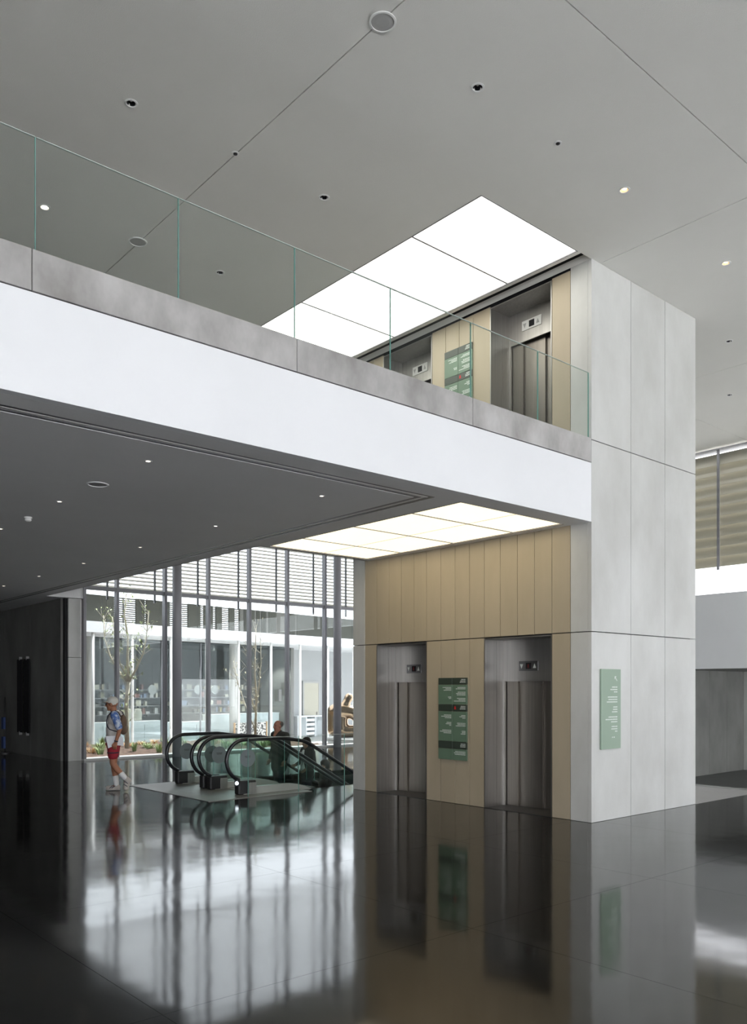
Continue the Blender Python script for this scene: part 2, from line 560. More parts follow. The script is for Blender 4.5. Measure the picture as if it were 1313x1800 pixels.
# ------------------------------------------------------------------ high ceiling
DOWN_UP = [(3.66, 7.93, 'off'), (6.13, 5.49, 'off'), (6.11, 7.93, 'off'), (6.10, 10.33, 'off'), (8.70, 5.48, 'lit'), (11.26, 5.50, 'lit'),
           (13.83, 6.70, 'off'), (16.37, 7.92, 'off'), (3.65, 10.34, 'bright')]
CH = [(x - 0.045, x + 0.045, y - 0.045, y + 0.045) for x, y, k in DOWN_UP]
LBOX = (7.50, 9.45, 6.66, 11.56)     # ceiling light box
SLOT = (9.52, 9.745, 6.66, 11.80)     # dark slot along the tower
ceiling = thing('ceiling', (5, 6, ZC), kind='structure')
TOWER_H = (XA - 0.004, TX + 0.004, YB - 0.004, TY + 0.004)
g = 0.006
for (x0, x1, y0, y1) in ((XW, 4.88, YS, 4.3), (4.88, 9.95, YS, 4.3), (9.95, 15.0, YS, 4.3), (15.0, XE + 0.3, YS, 4.3),
                         (XW, 4.88, 4.3, 21.2), (4.88, 9.95, 4.3, 21.2), (9.95, 15.0, 4.3, 21.2), (15.0, XE + 0.3, 4.3, 9.1), (15.0, XE + 0.3, 9.1, 21.2)):
    slab_holes('ceiling_panel', x0 + g, x1 - g, y0 + g, y1 - g, ZC, ZC + 0.1, CH + [LBOX, SLOT, TOWER_H], ceil_plaster, ceiling)
box('roof_deck', XW - 0.3, XE + 0.4, YS - 0.4, 21.3, ZC + 0.35, ZC + 0.6, dark, ceiling)
slab_holes('ceiling_backing', XW, XE + 0.3, YS, 21.2, ZC + 0.101, ZC + 0.13, CH + [LBOX, SLOT, TOWER_H], dark, ceiling)

# ------------------------------------------------------------------ outer walls
wl = thing('wall_left', (XW, 5, 0), kind='structure')
box('wall_face', XW - 0.3, XW, YS, -8.0, -0.1, ZC + 0.4, wall_paint, wl)
box('wall_face', XW - 0.3, XW, -8.0, 4.0, 3.4, ZC + 0.4, wall_paint, wl)
box('wall_face', XW - 0.3, XW, 4.0, YN, -0.1, ZC + 0.4, wall_paint, wl)
w4 = thing('added_window', (XW, -2, 0), kind='structure')  # added window, out of view, to brighten the elevator face and soffit
for i in range(6):
    y0 = -8.0 + 2.0 * i
    box('pane', XW - 0.16, XW - 0.14, y0 + 0.04, y0 + 1.96, 0.1, 3.35, g_hall, w4)
    box('mullion', XW - 0.22, XW - 0.08, y0 - 0.04, y0 + 0.04, 0.0, 3.399, alu, w4)
box('sill', XW - 0.25, XW - 0.05, -8.0, 4.0, -0.05, 0.1, alu, w4)
wr = thing('wall_rear', (0, YG, 0), kind='structure')
box('upper_wall', XW, 8.33, YG + 0.06, YG + 0.3, ZS + 0.081, ZC + 0.35, wall_paint, wr)
we_ = thing('wall_end', (0, YN, 0), kind='structure')
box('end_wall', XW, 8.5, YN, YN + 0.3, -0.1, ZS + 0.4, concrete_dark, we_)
wc = thing('wall_corridor', (7.9, 25, 0), kind='structure')
for i in range(4):
    y0 = 21.16 + i * 2.21
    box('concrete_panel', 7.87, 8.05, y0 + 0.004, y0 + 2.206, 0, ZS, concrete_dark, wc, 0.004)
box('wall_backing', 8.05, 8.3, 21.2, YN, -0.1, ZS, dark, wc)
box('shadow_gap', 7.93, 8.05, 21.04, 21.16, 0, ZS, dark, wc)
box('end_pier', 8.0, 8.33, 20.98, 21.2, 0, 2.63, concrete, wc, 0.004)
box('end_pier', 8.0, 8.33, 20.98, 21.2, 2.642, ZS, concrete, wc, 0.004)

# right-hand wall: white wall over an opening, clerestory window above
we = thing('wall_right', (XE, 6, 0), kind='structure')
box('white_wall', XE, XE + 0.3, YS, 21.2, 2.33, 4.15, white_plaster, we)
box('white_wall', XE, XE + 0.3, YS, 3.0, -0.1, 2.33, white_plaster, we)
box('white_wall', XE, XE + 0.3, 12.0, 21.2, -0.1, 2.33, white_plaster, we)
for k in range(5):
    x0 = XE + 0.3 + k * 1.0
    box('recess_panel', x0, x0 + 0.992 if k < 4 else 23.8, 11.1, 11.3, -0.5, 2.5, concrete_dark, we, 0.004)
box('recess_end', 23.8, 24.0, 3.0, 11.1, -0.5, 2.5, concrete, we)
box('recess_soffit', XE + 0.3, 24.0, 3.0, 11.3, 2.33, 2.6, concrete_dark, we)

# clerestory window with wide louvers outside it
w3 = thing('window_3', (XE, 6, 4.15), kind='structure')
yv = [YS + 0.0] + [-7.2 + 2.55 * i for i in range(0, 12)]
for i in range(len(yv)):
    y0 = yv[i]; y1 = yv[i + 1] if i + 1 < len(yv) else 21.2
    if y1 - y0 > 0.3:
        box('pane', XE + 0.14, XE + 0.16, y0 + 0.03, y1 - 0.03, 4.20, ZC - 0.05, g_clere, w3)
    box('mullion', XE + 0.08, XE + 0.22, y0 - 0.03, y0 + 0.03, 4.15, ZC, alu, w3)
lo3 = thing('louver_screen', (20.6, 6, 5.0), 'wide olive beige sunshade louvers outside the clerestory window', 'louver')
for k in range(11):
    z = 5.10 + 0.258 * k
    prism('slat', [(20.44, -0.165), (20.46, -0.165), (20.64, 0.165), (20.62, 0.165)], 'y', -9.0, 21.0, slat_wide, lo3, (0, 0, z))
for y in (10.17, 7.62, 5.07, 12.7):
    box('hanger', 20.40, 20.44, y - 0.03, y + 0.03, 4.85, 7.9, alu, lo3)
box('hanger_rail', 20.36, 20.74, -9, 21, 7.9, 8.0, alu, lo3)

# hall glazing behind the camera
w2 = thing('window_2', (5, YS, 0), kind='structure')
for i in range(12):
    x0 = XW + i * 2.375
    box('pane', x0 + 0.04, x0 + 2.335, YS - 0.16, YS - 0.14, 0.1, 5.60, g_hall, w2)
    box('mullion', x0 - 0.04, x0 + 0.04, YS - 0.23, YS - 0.07, 0, 5.65, alu, w2)
box('sill', XW, XE, YS - 0.25, YS - 0.05, -0.05, 0.1, alu, w2)
box('head', XW, XE, YS - 0.25, YS - 0.05, 5.60, 5.70, alu, w2)
wf = thing('wall_front', (5, YS, 5.7), kind='structure')
box('wall_face', XW, XE, YS - 0.3, YS - 0.02, 5.701, ZC + 0.3, wall_paint, wf)

# courtyard curtain wall
w1 = thing('window_1', (13, YG, 0), kind='structure')
mx = [8.36, 9.24, 10.61, 11.95, 13.31, 14.67, 16.11, 17.45, 18.8, 19.47]
for i in range(len(mx)):
    box('mullion', mx[i] - 0.035, mx[i] + 0.035, YG - 0.09, YG + 0.07, 0.05, ZC, alu, w1)
    if i + 1 < len(mx):
        box('pane', mx[i] + 0.03, mx[i + 1] - 0.03, YG - 0.01, YG + 0.01, 0.06, 4.40, g_wall, w1)
        box('pane', mx[i] + 0.03, mx[i + 1] - 0.03, YG - 0.01, YG + 0.01, 4.47, ZC - 0.05, g_wall, w1)
        box('transom', mx[i] + 0.035, mx[i + 1] - 0.035, YG - 0.06, YG + 0.06, 4.39, 4.48, alu, w1)
box('sill', 8.33, XE, YG - 0.1, YG + 0.12, -0.05, 0.05, mat('sill_stone', (0.62, 0.63, 0.62), 0.5), w1)
for x in (10.80, 16.36):
    c_ = cyl('round_column', x, 20.55, 0, ZC, 0.125, col_paint, None, 24)
    tag(c_, 'slim grey round steel column beside the ' + ('tree in the courtyard window' if x < 12 else 'bronze sculpture outside'), 'column')
lo1 = thing('louver_screen', (14, 21.5, 4.4), 'narrow beige sunshade louvers hanging outside the courtyard curtain wall', 'louver')
nsl = 31
sl_pts = [(21.450, -0.036), (21.454, -0.044), (21.560, 0.018), (21.556, 0.026)]
for k in range(nsl):
    prism('slat', sl_pts, 'x', 8.4, 19.4, slat_beige, lo1, (0, 0, 4.49 + 0.106 * k)) if k == 0 else None
base_sl = [o for o in lo1.children][0]
for k in range(1, nsl):
    s2 = base_sl.copy(); COL.objects.link(s2); s2.parent = lo1
    s2.location = base_sl.location + Vector((0, 0, 0.106 * k)); ORG[s2.name] = Vector((0, 0, 4.49 + 0.106 * k))
for x in (9.22, 10.59, 11.93, 13.29, 14.65, 16.09, 17.43, 18.8):
    box('hanger', x - 0.025, x + 0.025, 21.43, 21.47, 4.22, 7.85, alu, lo1)
box('hanger_rail', 8.4, 19.4, 21.35, 21.65, 7.85, 7.95, alu, lo1)

# ------------------------------------------------------------------ elevator tower
tower = thing('elevator_tower', (XA + 1.4, YB + 2.5, 0), 'tall concrete elevator tower clad in pale panels rising through both floors', 'tower')
J = 0.0045
E1 = ((7.32, 8.60), (9.87, 11.13))      # portals, ground floor
E2 = ((7.32, 8.48), (9.74, 10.95))      # portals, upper floor
rows = ((0.0, 2.628), (2.636, 5.262), (5.270, ZC + 0.02))
bx = (XA, 10.73, 11.67, TX)
for z0, z1 in rows:
    for i in range(3):
        box('concrete_panel', bx[i] + (0.0 if i == 0 else J), bx[i + 1] - (J if i < 2 else 0), YB, YB + 0.06, z0 + 0.002, z1 - 0.002, concrete, tower, 0.003)
    # narrow concrete edge strips of the elevator face
    box('concrete_panel', XA, XA + 0.05, YB + 0.061, 7.0 - J, z0 + 0.002, z1 - 0.002, concrete, tower, 0.003)
    box('concrete_panel', XA, XA + 0.05, 11.45 + J, TY, z0 + 0.002, z1 - 0.002, concrete, tower, 0.003)
    box('concrete_panel', XA + 0.05, TX, TY - 0.05, TY, z0 + 0.002, z1 - 0.002, concrete, tower, 0.003)
    for (a, b) in ((YB + 0.061, 8.4), (8.41, 10.1), (10.11, TY - 0.051)):
        box('concrete_panel', TX - 0.05, TX, a, b, z0 + 0.002, z1 - 0.002, concrete, tower, 0.003)
py = [7.0, 7.32, 7.63, 7.95, 8.28, 8.60, 8.91, 9.22, 9.54, 9.87, 10.17, 10.49, 10.80, 11.13, 11.45]
for i in range(len(py) - 1):
    a, b = py[i], py[i + 1]
    box('cladding_panel', XA + 0.004, XA + 0.05, a + J, b - J, 2.640, 5.24, cladding, tower, 0.002)
    if not any(e[0] - 0.01 <= a and b <= e[1] + 0.01 for e in E1):
        box('cladding_panel', XA + 0.004, XA + 0.05, a + J, b - J, 0.004, 2.626, cladding, tower, 0.002)
py2 = [7.0, 7.32, 8.48, 8.83, 9.13, 9.43, 9.74, 10.95, 11.2, 11.45]
for i in range(len(py2) - 1):
    a, b = py2[i], py2[i + 1]
    if (a, b) in E2: continue
    box('cladding_panel', XA + 0.004, XA + 0.05, a + J, b - J, 5.256, 7.72, cladding, tower, 0.002)
# concrete core behind the panels, leaving the portals open
core = [(10.42, TX - 0.055, YB + 0.065, TY - 0.055, 0.0, 8.0)]
for es, z0, z1, zt in ((E1, 0.0, 2.62, 5.2), (E2, 5.26, 7.71, 8.0)):
    ys = [YB + 0.065, es[0][0], es[0][1], es[1][0], es[1][1], TY - 0.055]
    for k in (0, 2, 4):
        core.append((XA + 0.055, 10.225, ys[k] , ys[k + 1], z0, z1))
    core.append((XA + 0.055, 10.415, YB + 0.065, TY - 0.055, z1 + 0.001, zt))
multi('core', core, dark, tower)


def elevator(z, y0, y1, ztop, label):
    t = thing('elevator', (10.1, (y0 + y1) / 2, z), label, 'elevator')
    xb = 10.19
    zh = z + 1.96
    box('side_jamb', XA + 0.0, 10.02, y1 - 0.016, y1 - 0.001, z, ztop, steel, t)
    box('side_jamb', 10.023, xb, y1 - 0.016, y1 - 0.001, z, ztop, steel, t)
    box('side_jamb', XA + 0.0, xb, y0 + 0.001, y0 + 0.016, z, ztop, steel, t)
    box('top_jamb', XA + 0.0, xb, y0 + 0.016, y1 - 0.016, ztop - 0.018, ztop - 0.002, steel, t)
    box('header', xb, xb + 0.03, y0 + 0.001, y1 - 0.001, zh, ztop - 0.002, steel, t)
    box('door_frame', xb, xb + 0.03, y1 - 0.045, y1 - 0.001, z, zh, steel, t)
    box('door_frame', xb, xb + 0.03, y0 + 0.001, y0 + 0.07, z, zh, steel, t)
    a, b = y0 + 0.07, y1 - 0.045
    n = b - a
    box('door_leaf', xb + 0.045, xb + 0.075, b - 0.2 * n, b + 0.13, z + 0.01, zh + 0.03, door_steel, t)
    box('door_leaf', xb + 0.08, xb + 0.11, a + 0.42 * n, b - 0.2 * n + 0.02, z + 0.01, zh + 0.03, door_steel, t)
    box('door_leaf', xb + 0.115, xb + 0.145, a - 0.03, a + 0.42 * n + 0.02, z + 0.01, zh + 0.03, door_steel, t)
    box('sill', XA + 0.0, xb + 0.2, y0 + 0.001, y1 - 0.001, z + 0.0005, z + 0.006, steel_dark, t)
    # floor indicator: down arrow, display, up arrow
    yc = (y0 + y1) / 2 + 0.12
    zc = zh + 0.235
    ind = box('indicator', xb - 0.012, xb - 0.0005, yc - 0.185, yc + 0.185, zc - 0.075, zc + 0.075, steel_dark if z < 1 else white_trim, t, 0.003)
    box('display', xb - 0.016, xb - 0.0125, yc - 0.055, yc + 0.045, zc - 0.048, zc + 0.048, dark, ind)
    arrow_m = letter if z < 1 else grey_disc
    prism('arrow', [(yc + 0.16, zc + 0.03), (yc + 0.10, zc + 0.03), (yc + 0.13, zc - 0.04)], 'x', xb - 0.0155, xb - 0.0125, arrow_m, ind)
    prism('arrow', [(yc - 0.15, zc - 0.035), (yc - 0.09, zc - 0.035), (yc - 0.12, zc + 0.035)], 'x', xb - 0.0155, xb - 0.0125, arrow_m, ind)
    if z < 1:
        box('digit', xb - 0.0175, xb - 0.0165, yc - 0.008, yc + 0.004, zc - 0.028, zc + 0.028, red_led, ind)
    return t


elevator(0.0, *E1[0], 2.622, 'ground floor elevator with steel doors between the green directory and the tower corner')
elevator(0.0, *E1[1], 2.622, 'ground floor elevator with steel doors on the escalator side of the green directory')
elevator(Z2, *E2[0], 7.70, 'upper floor elevator with steel doors beside the concrete tower corner')
elevator(Z2, *E2[1], 7.70, 'upper floor elevator half hidden behind the balcony edge past the directory')


# ------------------------------------------------------------------ signs
def text_lines(specs, right, z_list, axis):
    """rows of short dashes that read as right-aligned lines of small print: (width, z, height)"""
    out = []
    for (wd, z, h) in specs:
        p = 0.0
        while p < wd - 0.004:
            ww = min(random.uniform(0.012, 0.034), wd - p)
            out.append((p, p + ww, z - h / 2, z + h / 2))
            p += ww + 0.006
    return out


def directory(z, y0, y1, label, show=True):
    t = thing('directory_sign', (XA - 0.02, (y0 + y1) / 2, z), label, 'sign')
    x1, x0 = XA - 0.004, XA - 0.022
    H_ = 1.32
    zt = z + H_
    ym = (y0 + y1) / 2
    # green boards in two columns with dark heading bands between them (fractions down the board)
    bands = [(0.0, 0.085, 'd'), (0.085, 0.325, 'g'), (0.325, 0.41, 'd'), (0.41, 0.775, 'g'), (0.775, 0.865, 'd'), (0.865, 1.0, 'g')]
    for f0, f1, k in bands:
        for a, b in ((y0, ym - 0.002), (ym + 0.002, y1)):
            box('heading_board' if k == 'd' else 'board', x0, x1, a, b, zt - f1 * H_ + 0.002, zt - f0 * H_ - 0.001, dark_band if k == 'd' else green_sign, t, 0.002)
    L = []

    def para(right_y, f, widths, dz=0.022, h=0.011):
        for i, wd in enumerate(widths):
            zz = zt - f * H_ - i * dz
            for (p0, p1, a, b) in text_lines([(wd, zz, h)], 0, 0, 0):
                L.append((x0 - 0.0015, x0 - 0.0002, right_y + p0, right_y + p1, a, b))
    ra, rb = y0 + 0.03, ym + 0.025          # right-hand margins (smaller Y is further right)
    for f in (0.022, 0.345, 0.80):
        para(ra, f, (0.10, 0.11, 0.12))
    para(ra, 0.118, (0.17, 0.21)); para(ra, 0.175, (0.17, 0.20, 0.19)); para(ra, 0.25, (0.18, 0.15, 0.25))
    para(rb, 0.118, (0.19, 0.13, 0.17)); para(rb, 0.235, (0.07, 0.06))
    para(ra, 0.455, (0.09, 0.13, 0.07)); para(ra, 0.55, (0.18, 0.17, 0.21)); para(ra, 0.645, (0.08, 0.08, 0.10))
    para(rb, 0.455, (0.16, 0.22, 0.14)); para(rb, 0.545, (0.10, 0.12, 0.05)); para(rb, 0.64, (0.2, 0.26, 0.17))
    para(ra, 0.895, (0.22, 0.25, 0.23))
    multi('lettering', L, letter, t, 'stuff')
    zc = zt - 0.365 * H_
    yc = y0 + 0.255
    prism('red_marker', [(yc - 0.02, zc - 0.025), (yc + 0.02, zc - 0.025), (yc + 0.018, zc + 0.01), (yc, zc + 0.032), (yc - 0.018, zc + 0.01)], 'x', x0 - 0.002, x0 - 0.0002, red_mark, t)


directory(0.70, 8.94, 9.57, 'green two column directory sign between the two ground floor elevators')
directory(5.97, 8.83, 9.43, 'green directory sign between the two upper floor elevators')

sb = thing('wayfinding_sign', (10.18, YB - 0.01, 1.0), 'pale green wayfinding board with white lines on the bright concrete face', 'sign')
box('board', 9.94, 10.42, YB - 0.03, YB - 0.004, 1.0, 2.12, green_sign_light, sb, 0.002)
L = []


def para_b(f, widths):
    L = []
    for i, wd in enumerate(widths):
        zz = 2.12 - f * 1.12 - i * 0.034
        p = 0.0
        while p < wd - 0.004:
            ww = min(random.uniform(0.018, 0.045), wd - p)
            L.append((10.33 - p - ww, 10.33 - p, YB - 0.0315, YB - 0.0302, zz - 0.0075, zz + 0.0075))
            p += ww + 0.006
    multi('lettering', L, letter, sb, 'stuff')


for f, ws in ((0.225, (0.13, 0.17, 0.09)), (0.35, (0.24, 0.22, 0.26)), (0.475, (0.10, 0.11, 0.13)), (0.60, (0.22, 0.29, 0.16)), (0.72, (0.14, 0.15, 0.06))):
    para_b(f, ws)
L.append((10.24, 10.265, YB - 0.0315, YB - 0.0302, 1.155, 1.17)); L.append((10.20, 10.22, YB - 0.0315, YB - 0.0302, 1.155, 1.17))
multi('footer_print', L, letter, sb)
ax, az = 10.295, 1.985
av = [(ax - 0.03, az + 0.035), (ax + 0.01, az + 0.035), (ax + 0.01, az + 0.025), (ax - 0.013, az + 0.025), (ax + 0.035, az - 0.025), (ax + 0.028, az - 0.033), (ax - 0.02, az + 0.018), (ax - 0.02, az - 0.005), (ax - 0.03, az - 0.005)]
prism('arrow', av, 'y', YB - 0.0315, YB - 0.0302, letter, sb)

ws_ = thing('wall_sign', (7.86, 23.8, 0.6), 'dark glass double panel sign on the shadowed corridor wall', 'sign')
for a, b in ((23.30, 23.72), (23.86, 24.28)):
    box('panel', 7.80, 7.82, a, b, 0.62, 2.66, dark, ws_, 0.003)
    for z in (0.60, 2.68):
        box('standoff', 7.79, 7.87, (a + b) / 2 - 0.015, (a + b) / 2 + 0.015, z - 0.05, z + 0.05, grey_disc, ws_)

# ------------------------------------------------------------------ balcony
balc = thing('balcony', (3, YB, ZS), 'white fronted upper floor balcony with bare concrete edge and grey soffit', 'balcony')
box('fascia', XW + 0.02, XA - 0.004, YB, YB + 0.10, ZS, 4.945, white_plaster, balc)
box('reveal', XW + 0.02, XA - 0.004, YB + 0.02, YB + 0.10, 4.945, 4.957, dark, balc)
ex = [XW + 0.02, -7.92, -5.38, -2.83, -0.29, 2.25, 4.79, 7.34, XA - 0.004]
for i in range(len(ex) - 1):
    box('edge_panel', ex[i] + 0.003, ex[i + 1] - 0.003, YB - 0.002, YB + 0.30, 4.957, 5.285, slab_conc, balc, 0.004)
DOWN_LOW = [(3.78, 7.80), (3.78, 10.2), (6.02, 7.86), (6.01, 10.3), (5.99, 12.65), (5.98, 14.95), (3.79, 12.5), (5.97, 17.25), (5.95, 19.4), (3.79, 14.9), (1.55, 7.8), (1.55, 10.2)]
SH = [(x - 0.022, x + 0.022, y - 0.022, y + 0.022) for x, y in DOWN_LOW]
GR1 = (6.90, 7.10, 7.02, YN)
GR2 = (XW, 7.10, 7.02, 7.20)
LOWBOX = (7.50, 9.60, 7.00, 11.20)
EDGE = [(7.40, XA + 1, 11.33, YG - 0.05)]
slab_holes('soffit', XW + 0.02, XA - 0.006, YB + 0.101, YG + 0.05, ZS, ZS + 0.08, SH + [GR1, GR2, LOWBOX] + EDGE + [(8.35, XA, YG - 0.06, YN)], soffit_plaster, balc)
slab_holes('slab', XW + 0.02, XA - 0.006, YB + 0.301, YG + 0.05, 4.70, 5.24, EDGE + [(8.35, XA, YG - 0.06, YN)], concrete_dark, balc)
slab_holes('soffit_void_lid', XW + 0.02, XA - 0.006, YB + 0.101, YG + 0.05, ZS + 0.35, ZS + 0.4, EDGE + [(8.35, XA, YG - 0.06, YN)], dark, balc)
box('edge_face', 7.37, 7.40, 11.31, YG - 0.05, ZS, 5.24, soffit_plaster, balc)
box('edge_face', 7.37, XA - 0.006, 11.29, 11.33, ZS, 5.24, soffit_plaster, balc)
box('edge_face', 7.37, 8.34, YG - 0.052, YG - 0.048, ZS, 5.24, soffit_plaster, balc)
cc = thing('ceiling', (0, 25, ZS), kind='structure')
slab_holes('corridor_soffit', XW, 8.35, YG + 0.051, YN, ZS, ZS + 0.08, [GR1], soffit_plaster, cc)
box('corridor_lid', XW, 8.35, YG + 0.301, YN, ZS + 0.081, ZS + 0.4, dark, cc)
for k, x in enumerate((6.905, 6.975, 7.045)):
    box('slot_strip', x, x + 0.05, YG + 0.052, YN, ZS + 0.002, ZS + 0.03, alu if k != 1 else white_trim, cc)
# linear air slots in the soffit
for k, x in enumerate((6.905, 6.975, 7.045)):
    box('slot_strip', x, x + 0.05, 7.05 + 0.06 * (2 - k), YG + 0.05, ZS + 0.002 + 0.0, ZS + 0.03, alu if k != 1 else white_trim, balc)
for k, y in enumerate((7.025, 7.085, 7.145)):
    box('slot_strip', XW + 0.02, 7.09 - 0.06 * k, y, y + 0.042, ZS + 0.002, ZS + 0.03, alu if k != 1 else white_trim, balc)

bal = thing('glass_balustrade', (5, YB + 0.1, 5.28), 'frameless clear glass balustrade along the balcony edge', 'balustrade')
gx = [-9.0 + 0.0, -7.87, -6.6, -5.33, -4.06, -2.79, -1.52, -0.25, 1.02, 2.29, 3.53, 4.79, 6.06, 7.345, 8.62, XA - 0.02]
for i in range(len(gx) - 1):
    p = box('glass_panel', gx[i] + 0.006, gx[i + 1] - 0.006, YB + 0.03, YB + 0.048, 5.286, 6.185, g_rail, bal)
    box('polished_edge', gx[i + 1] - 0.0058, gx[i + 1] - 0.0015, YB + 0.03, YB + 0.048, 5.286, 6.185, g_edge, p)
    box('polished_edge', gx[i] + 0.006, gx[i + 1] - 0.006, YB + 0.03, YB + 0.048, 6.186, 6.191, mat('glass_top_edge', (0.55, 0.62, 0.58), 0.15) if 'glass_top_edge' not in MATS else MATS['glass_top_edge'], p)

# ------------------------------------------------------------------ light boxes
lbu = thing('ceiling_light_box', (8.5, 9.1, ZC), 'large glowing light box in the ceiling above the upper elevators', 'ceiling light')
ly = [6.66, 7.88, 9.10, 10.33, 11.56]
for i in range(4):
    box('glowing_panel', LBOX[0] + 0.02, LBOX[1] - 0.02, ly[i] + 0.014, ly[i + 1] - 0.014, ZC + 0.012, ZC + 0.03, glow_up, lbu)
    if i:
        box('divider', LBOX[0], LBOX[1], ly[i] - 0.012, ly[i] + 0.012, ZC + 0.004, ZC + 0.06, alu, lbu)
for a in ((LBOX[0] + 0.001, LBOX[0] + 0.018, LBOX[2], LBOX[3]), (LBOX[1] - 0.018, LBOX[1] - 0.001, LBOX[2], LBOX[3]), (LBOX[0], LBOX[1], LBOX[2] + 0.001, LBOX[2] + 0.012), (LBOX[0], LBOX[1], LBOX[3] - 0.012, LBOX[3] - 0.001)):
    box('frame', a[0], a[1], a[2], a[3], ZC - 0.003, ZC + 0.09, alu, lbu)

lbl = thing('soffit_light_box', (8.5, 9.1, ZS), 'glowing gridded light box in the soffit above the ground floor elevators', 'ceiling light')
ly = [7.00, 7.90, 9.10, 10.32, 11.20]
lx = [7.50, 8.62, 9.60]
for i in range(4):
    for j in range(2):
        box('glowing_panel', lx[j] + (0.02 if j == 0 else 0.002), lx[j + 1] - (0.02 if j == 1 else 0.002), ly[i] + 0.012, ly[i + 1] - 0.012, ZS + 0.012, ZS + 0.03, glow_low, lbl)
    if i:
        box('divider', lx[0], lx[2], ly[i] - 0.011, ly[i] + 0.011, ZS + 0.004, ZS + 0.06, alu, lbl)
box('seam', 8.613, 8.627, 7.0, 11.2, ZS + 0.010, ZS + 0.05, white_trim, lbl)
for a in ((7.501, 7.518, 7.0, 11.2), (9.582, 9.599, 7.0, 11.2), (7.5, 9.6, 7.001, 7.011), (7.5, 9.6, 11.189, 11.199)):
    box('frame', *a, ZS - 0.003, ZS + 0.09, alu, lbl)

# ------------------------------------------------------------------ ceiling fixtures
ring_prof = [(0.048, 0.0), (0.064, 0.0), (0.066, -0.006), (0.05, -0.008), (0.048, 0.0)]
for x, y, k in DOWN_UP:
    lab = {(3.66, 7.93): 'unlit black downlight in the high ceiling between the balustrade and the speaker joint',
           (6.13, 5.49): 'unlit black downlight in the high ceiling nearest the open hall speaker',
           (6.11, 7.93): 'unlit downlight with a glinting lamp beside the ceiling light box',
           (6.10, 10.33): 'unlit downlight in the ceiling seen through the balustrade glass',
           (13.83, 6.70): 'unlit downlight in the ceiling just past the tower top',
           (16.37, 7.92): 'unlit downlight in the ceiling closest to the clerestory louvers',
           (8.70, 5.48): 'dim amber downlight between the ceiling light box and the long joint',
           (11.26, 5.50): 'dim amber downlight in the ceiling beyond the joint meeting the tower top',
           (3.65, 10.34): 'brightly lit recessed downlight in the ceiling seen through the balustrade'}[(x, y)]
    t = thing('downlight', (x, y, ZC), lab, 'downlight', 'high ceiling downlights')
    lathe('trim_ring', [(0.046, 0.0), (0.068, -0.001), (0.067, -0.006), (0.050, -0.008), (0.046, -0.001)], white_trim, t, (x, y, ZC), 24, cap=False)
    lathe('can', [(0.047, -0.003), (0.040, 0.09), (0.004, 0.092)], dark if k == 'off' else steel, t, (x, y, ZC), 20, cap=False)
    lathe('lamp', [(0.012, 0.02), (0.028, 0.05), (0.005, 0.075)] if k == 'off' else [(0.03, 0.012), (0.034, 0.03), (0.01, 0.06)], steel if k == 'off' else (glow_warm if k == 'lit' else glow_white), t, (x, y, ZC), 16)
for x, y in ((7.41, 5.48), (4.87, 7.92)):
    t = thing('ceiling_sensor', (x, y, ZC), 'tiny black sensor on a pale plate ' + ('in the middle of a ceiling panel' if x > 6 else 'on the long ceiling joint'), 'sensor', 'sensors in the high ceiling')
    lathe('plate', [(0.042, 0.0), (0.042, -0.004), (0.036, -0.006)], white_trim, t, (x, y, ZC), 20)
    lathe('eye', [(0.024, -0.006), (0.022, -0.013), (0.01, -0.018)], black_plastic, t, (x, y, ZC), 16)
for x, y in ((4.89, 5.50), (4.86, 10.33)):
    t = thing('ceiling_speaker', (x, y, ZC), 'flat grey round speaker grille ' + ('in the ceiling joint over the open hall' if y < 8 else 'in the ceiling joint seen through the balustrade glass'), 'speaker', 'speakers in the high ceiling')
    lathe('rim', [(0.105, 0.0), (0.122, -0.003), (0.120, -0.010), (0.104, -0.012), (0.103, -0.002)], white_trim, t, (x, y, ZC), 32, cap=False)
    lathe('grille', [(0.103, -0.004), (0.06, -0.009), (0.01, -0.010)], grey_disc, t, (x, y, ZC), 32)
for x, y in DOWN_LOW:
    t = thing('spotlight', (x, y, ZS), 'small warm lit recessed spotlight in the balcony soffit', 'spotlight', 'spotlights in the balcony soffit')
    lathe('trim_ring', [(0.024, 0.0), (0.040, -0.001), (0.039, -0.004), (0.026, -0.005), (0.024, -0.001)], soffit_plaster, t, (x, y, ZS), 20, cap=False)
    lathe('lamp', [(0.022, 0.004), (0.018, 0.03), (0.01, 0.05)], glow_white, t, (x, y, ZS), 16)
t = thing('soffit_speaker', (3.78, 9.05, ZS), 'flat grey round speaker in the balcony soffit between spotlights', 'speaker')
lathe('rim', [(0.105, 0.0), (0.122, -0.003), (0.120, -0.010), (0.104, -0.012), (0.103, -0.002)], soffit_plaster, t, (3.78, 9.05, ZS), 32, cap=False)
lathe('grille', [(0.103, -0.004), (0.06, -0.009), (0.01, -0.010)], alu, t, (3.78, 9.05, ZS), 32)
t = thing('smoke_detector', (3.81, 11.41, ZS), 'small white smoke detector hanging from the balcony soffit', 'smoke detector')
lathe('base', [(0.05, 0.0), (0.05, -0.018), (0.046, -0.02)], white_trim, t, (3.81, 11.41, ZS), 24)
lathe('head', [(0.040, -0.02), (0.042, -0.045), (0.022, -0.06)], white_trim, t, (3.81, 11.41, ZS), 24)

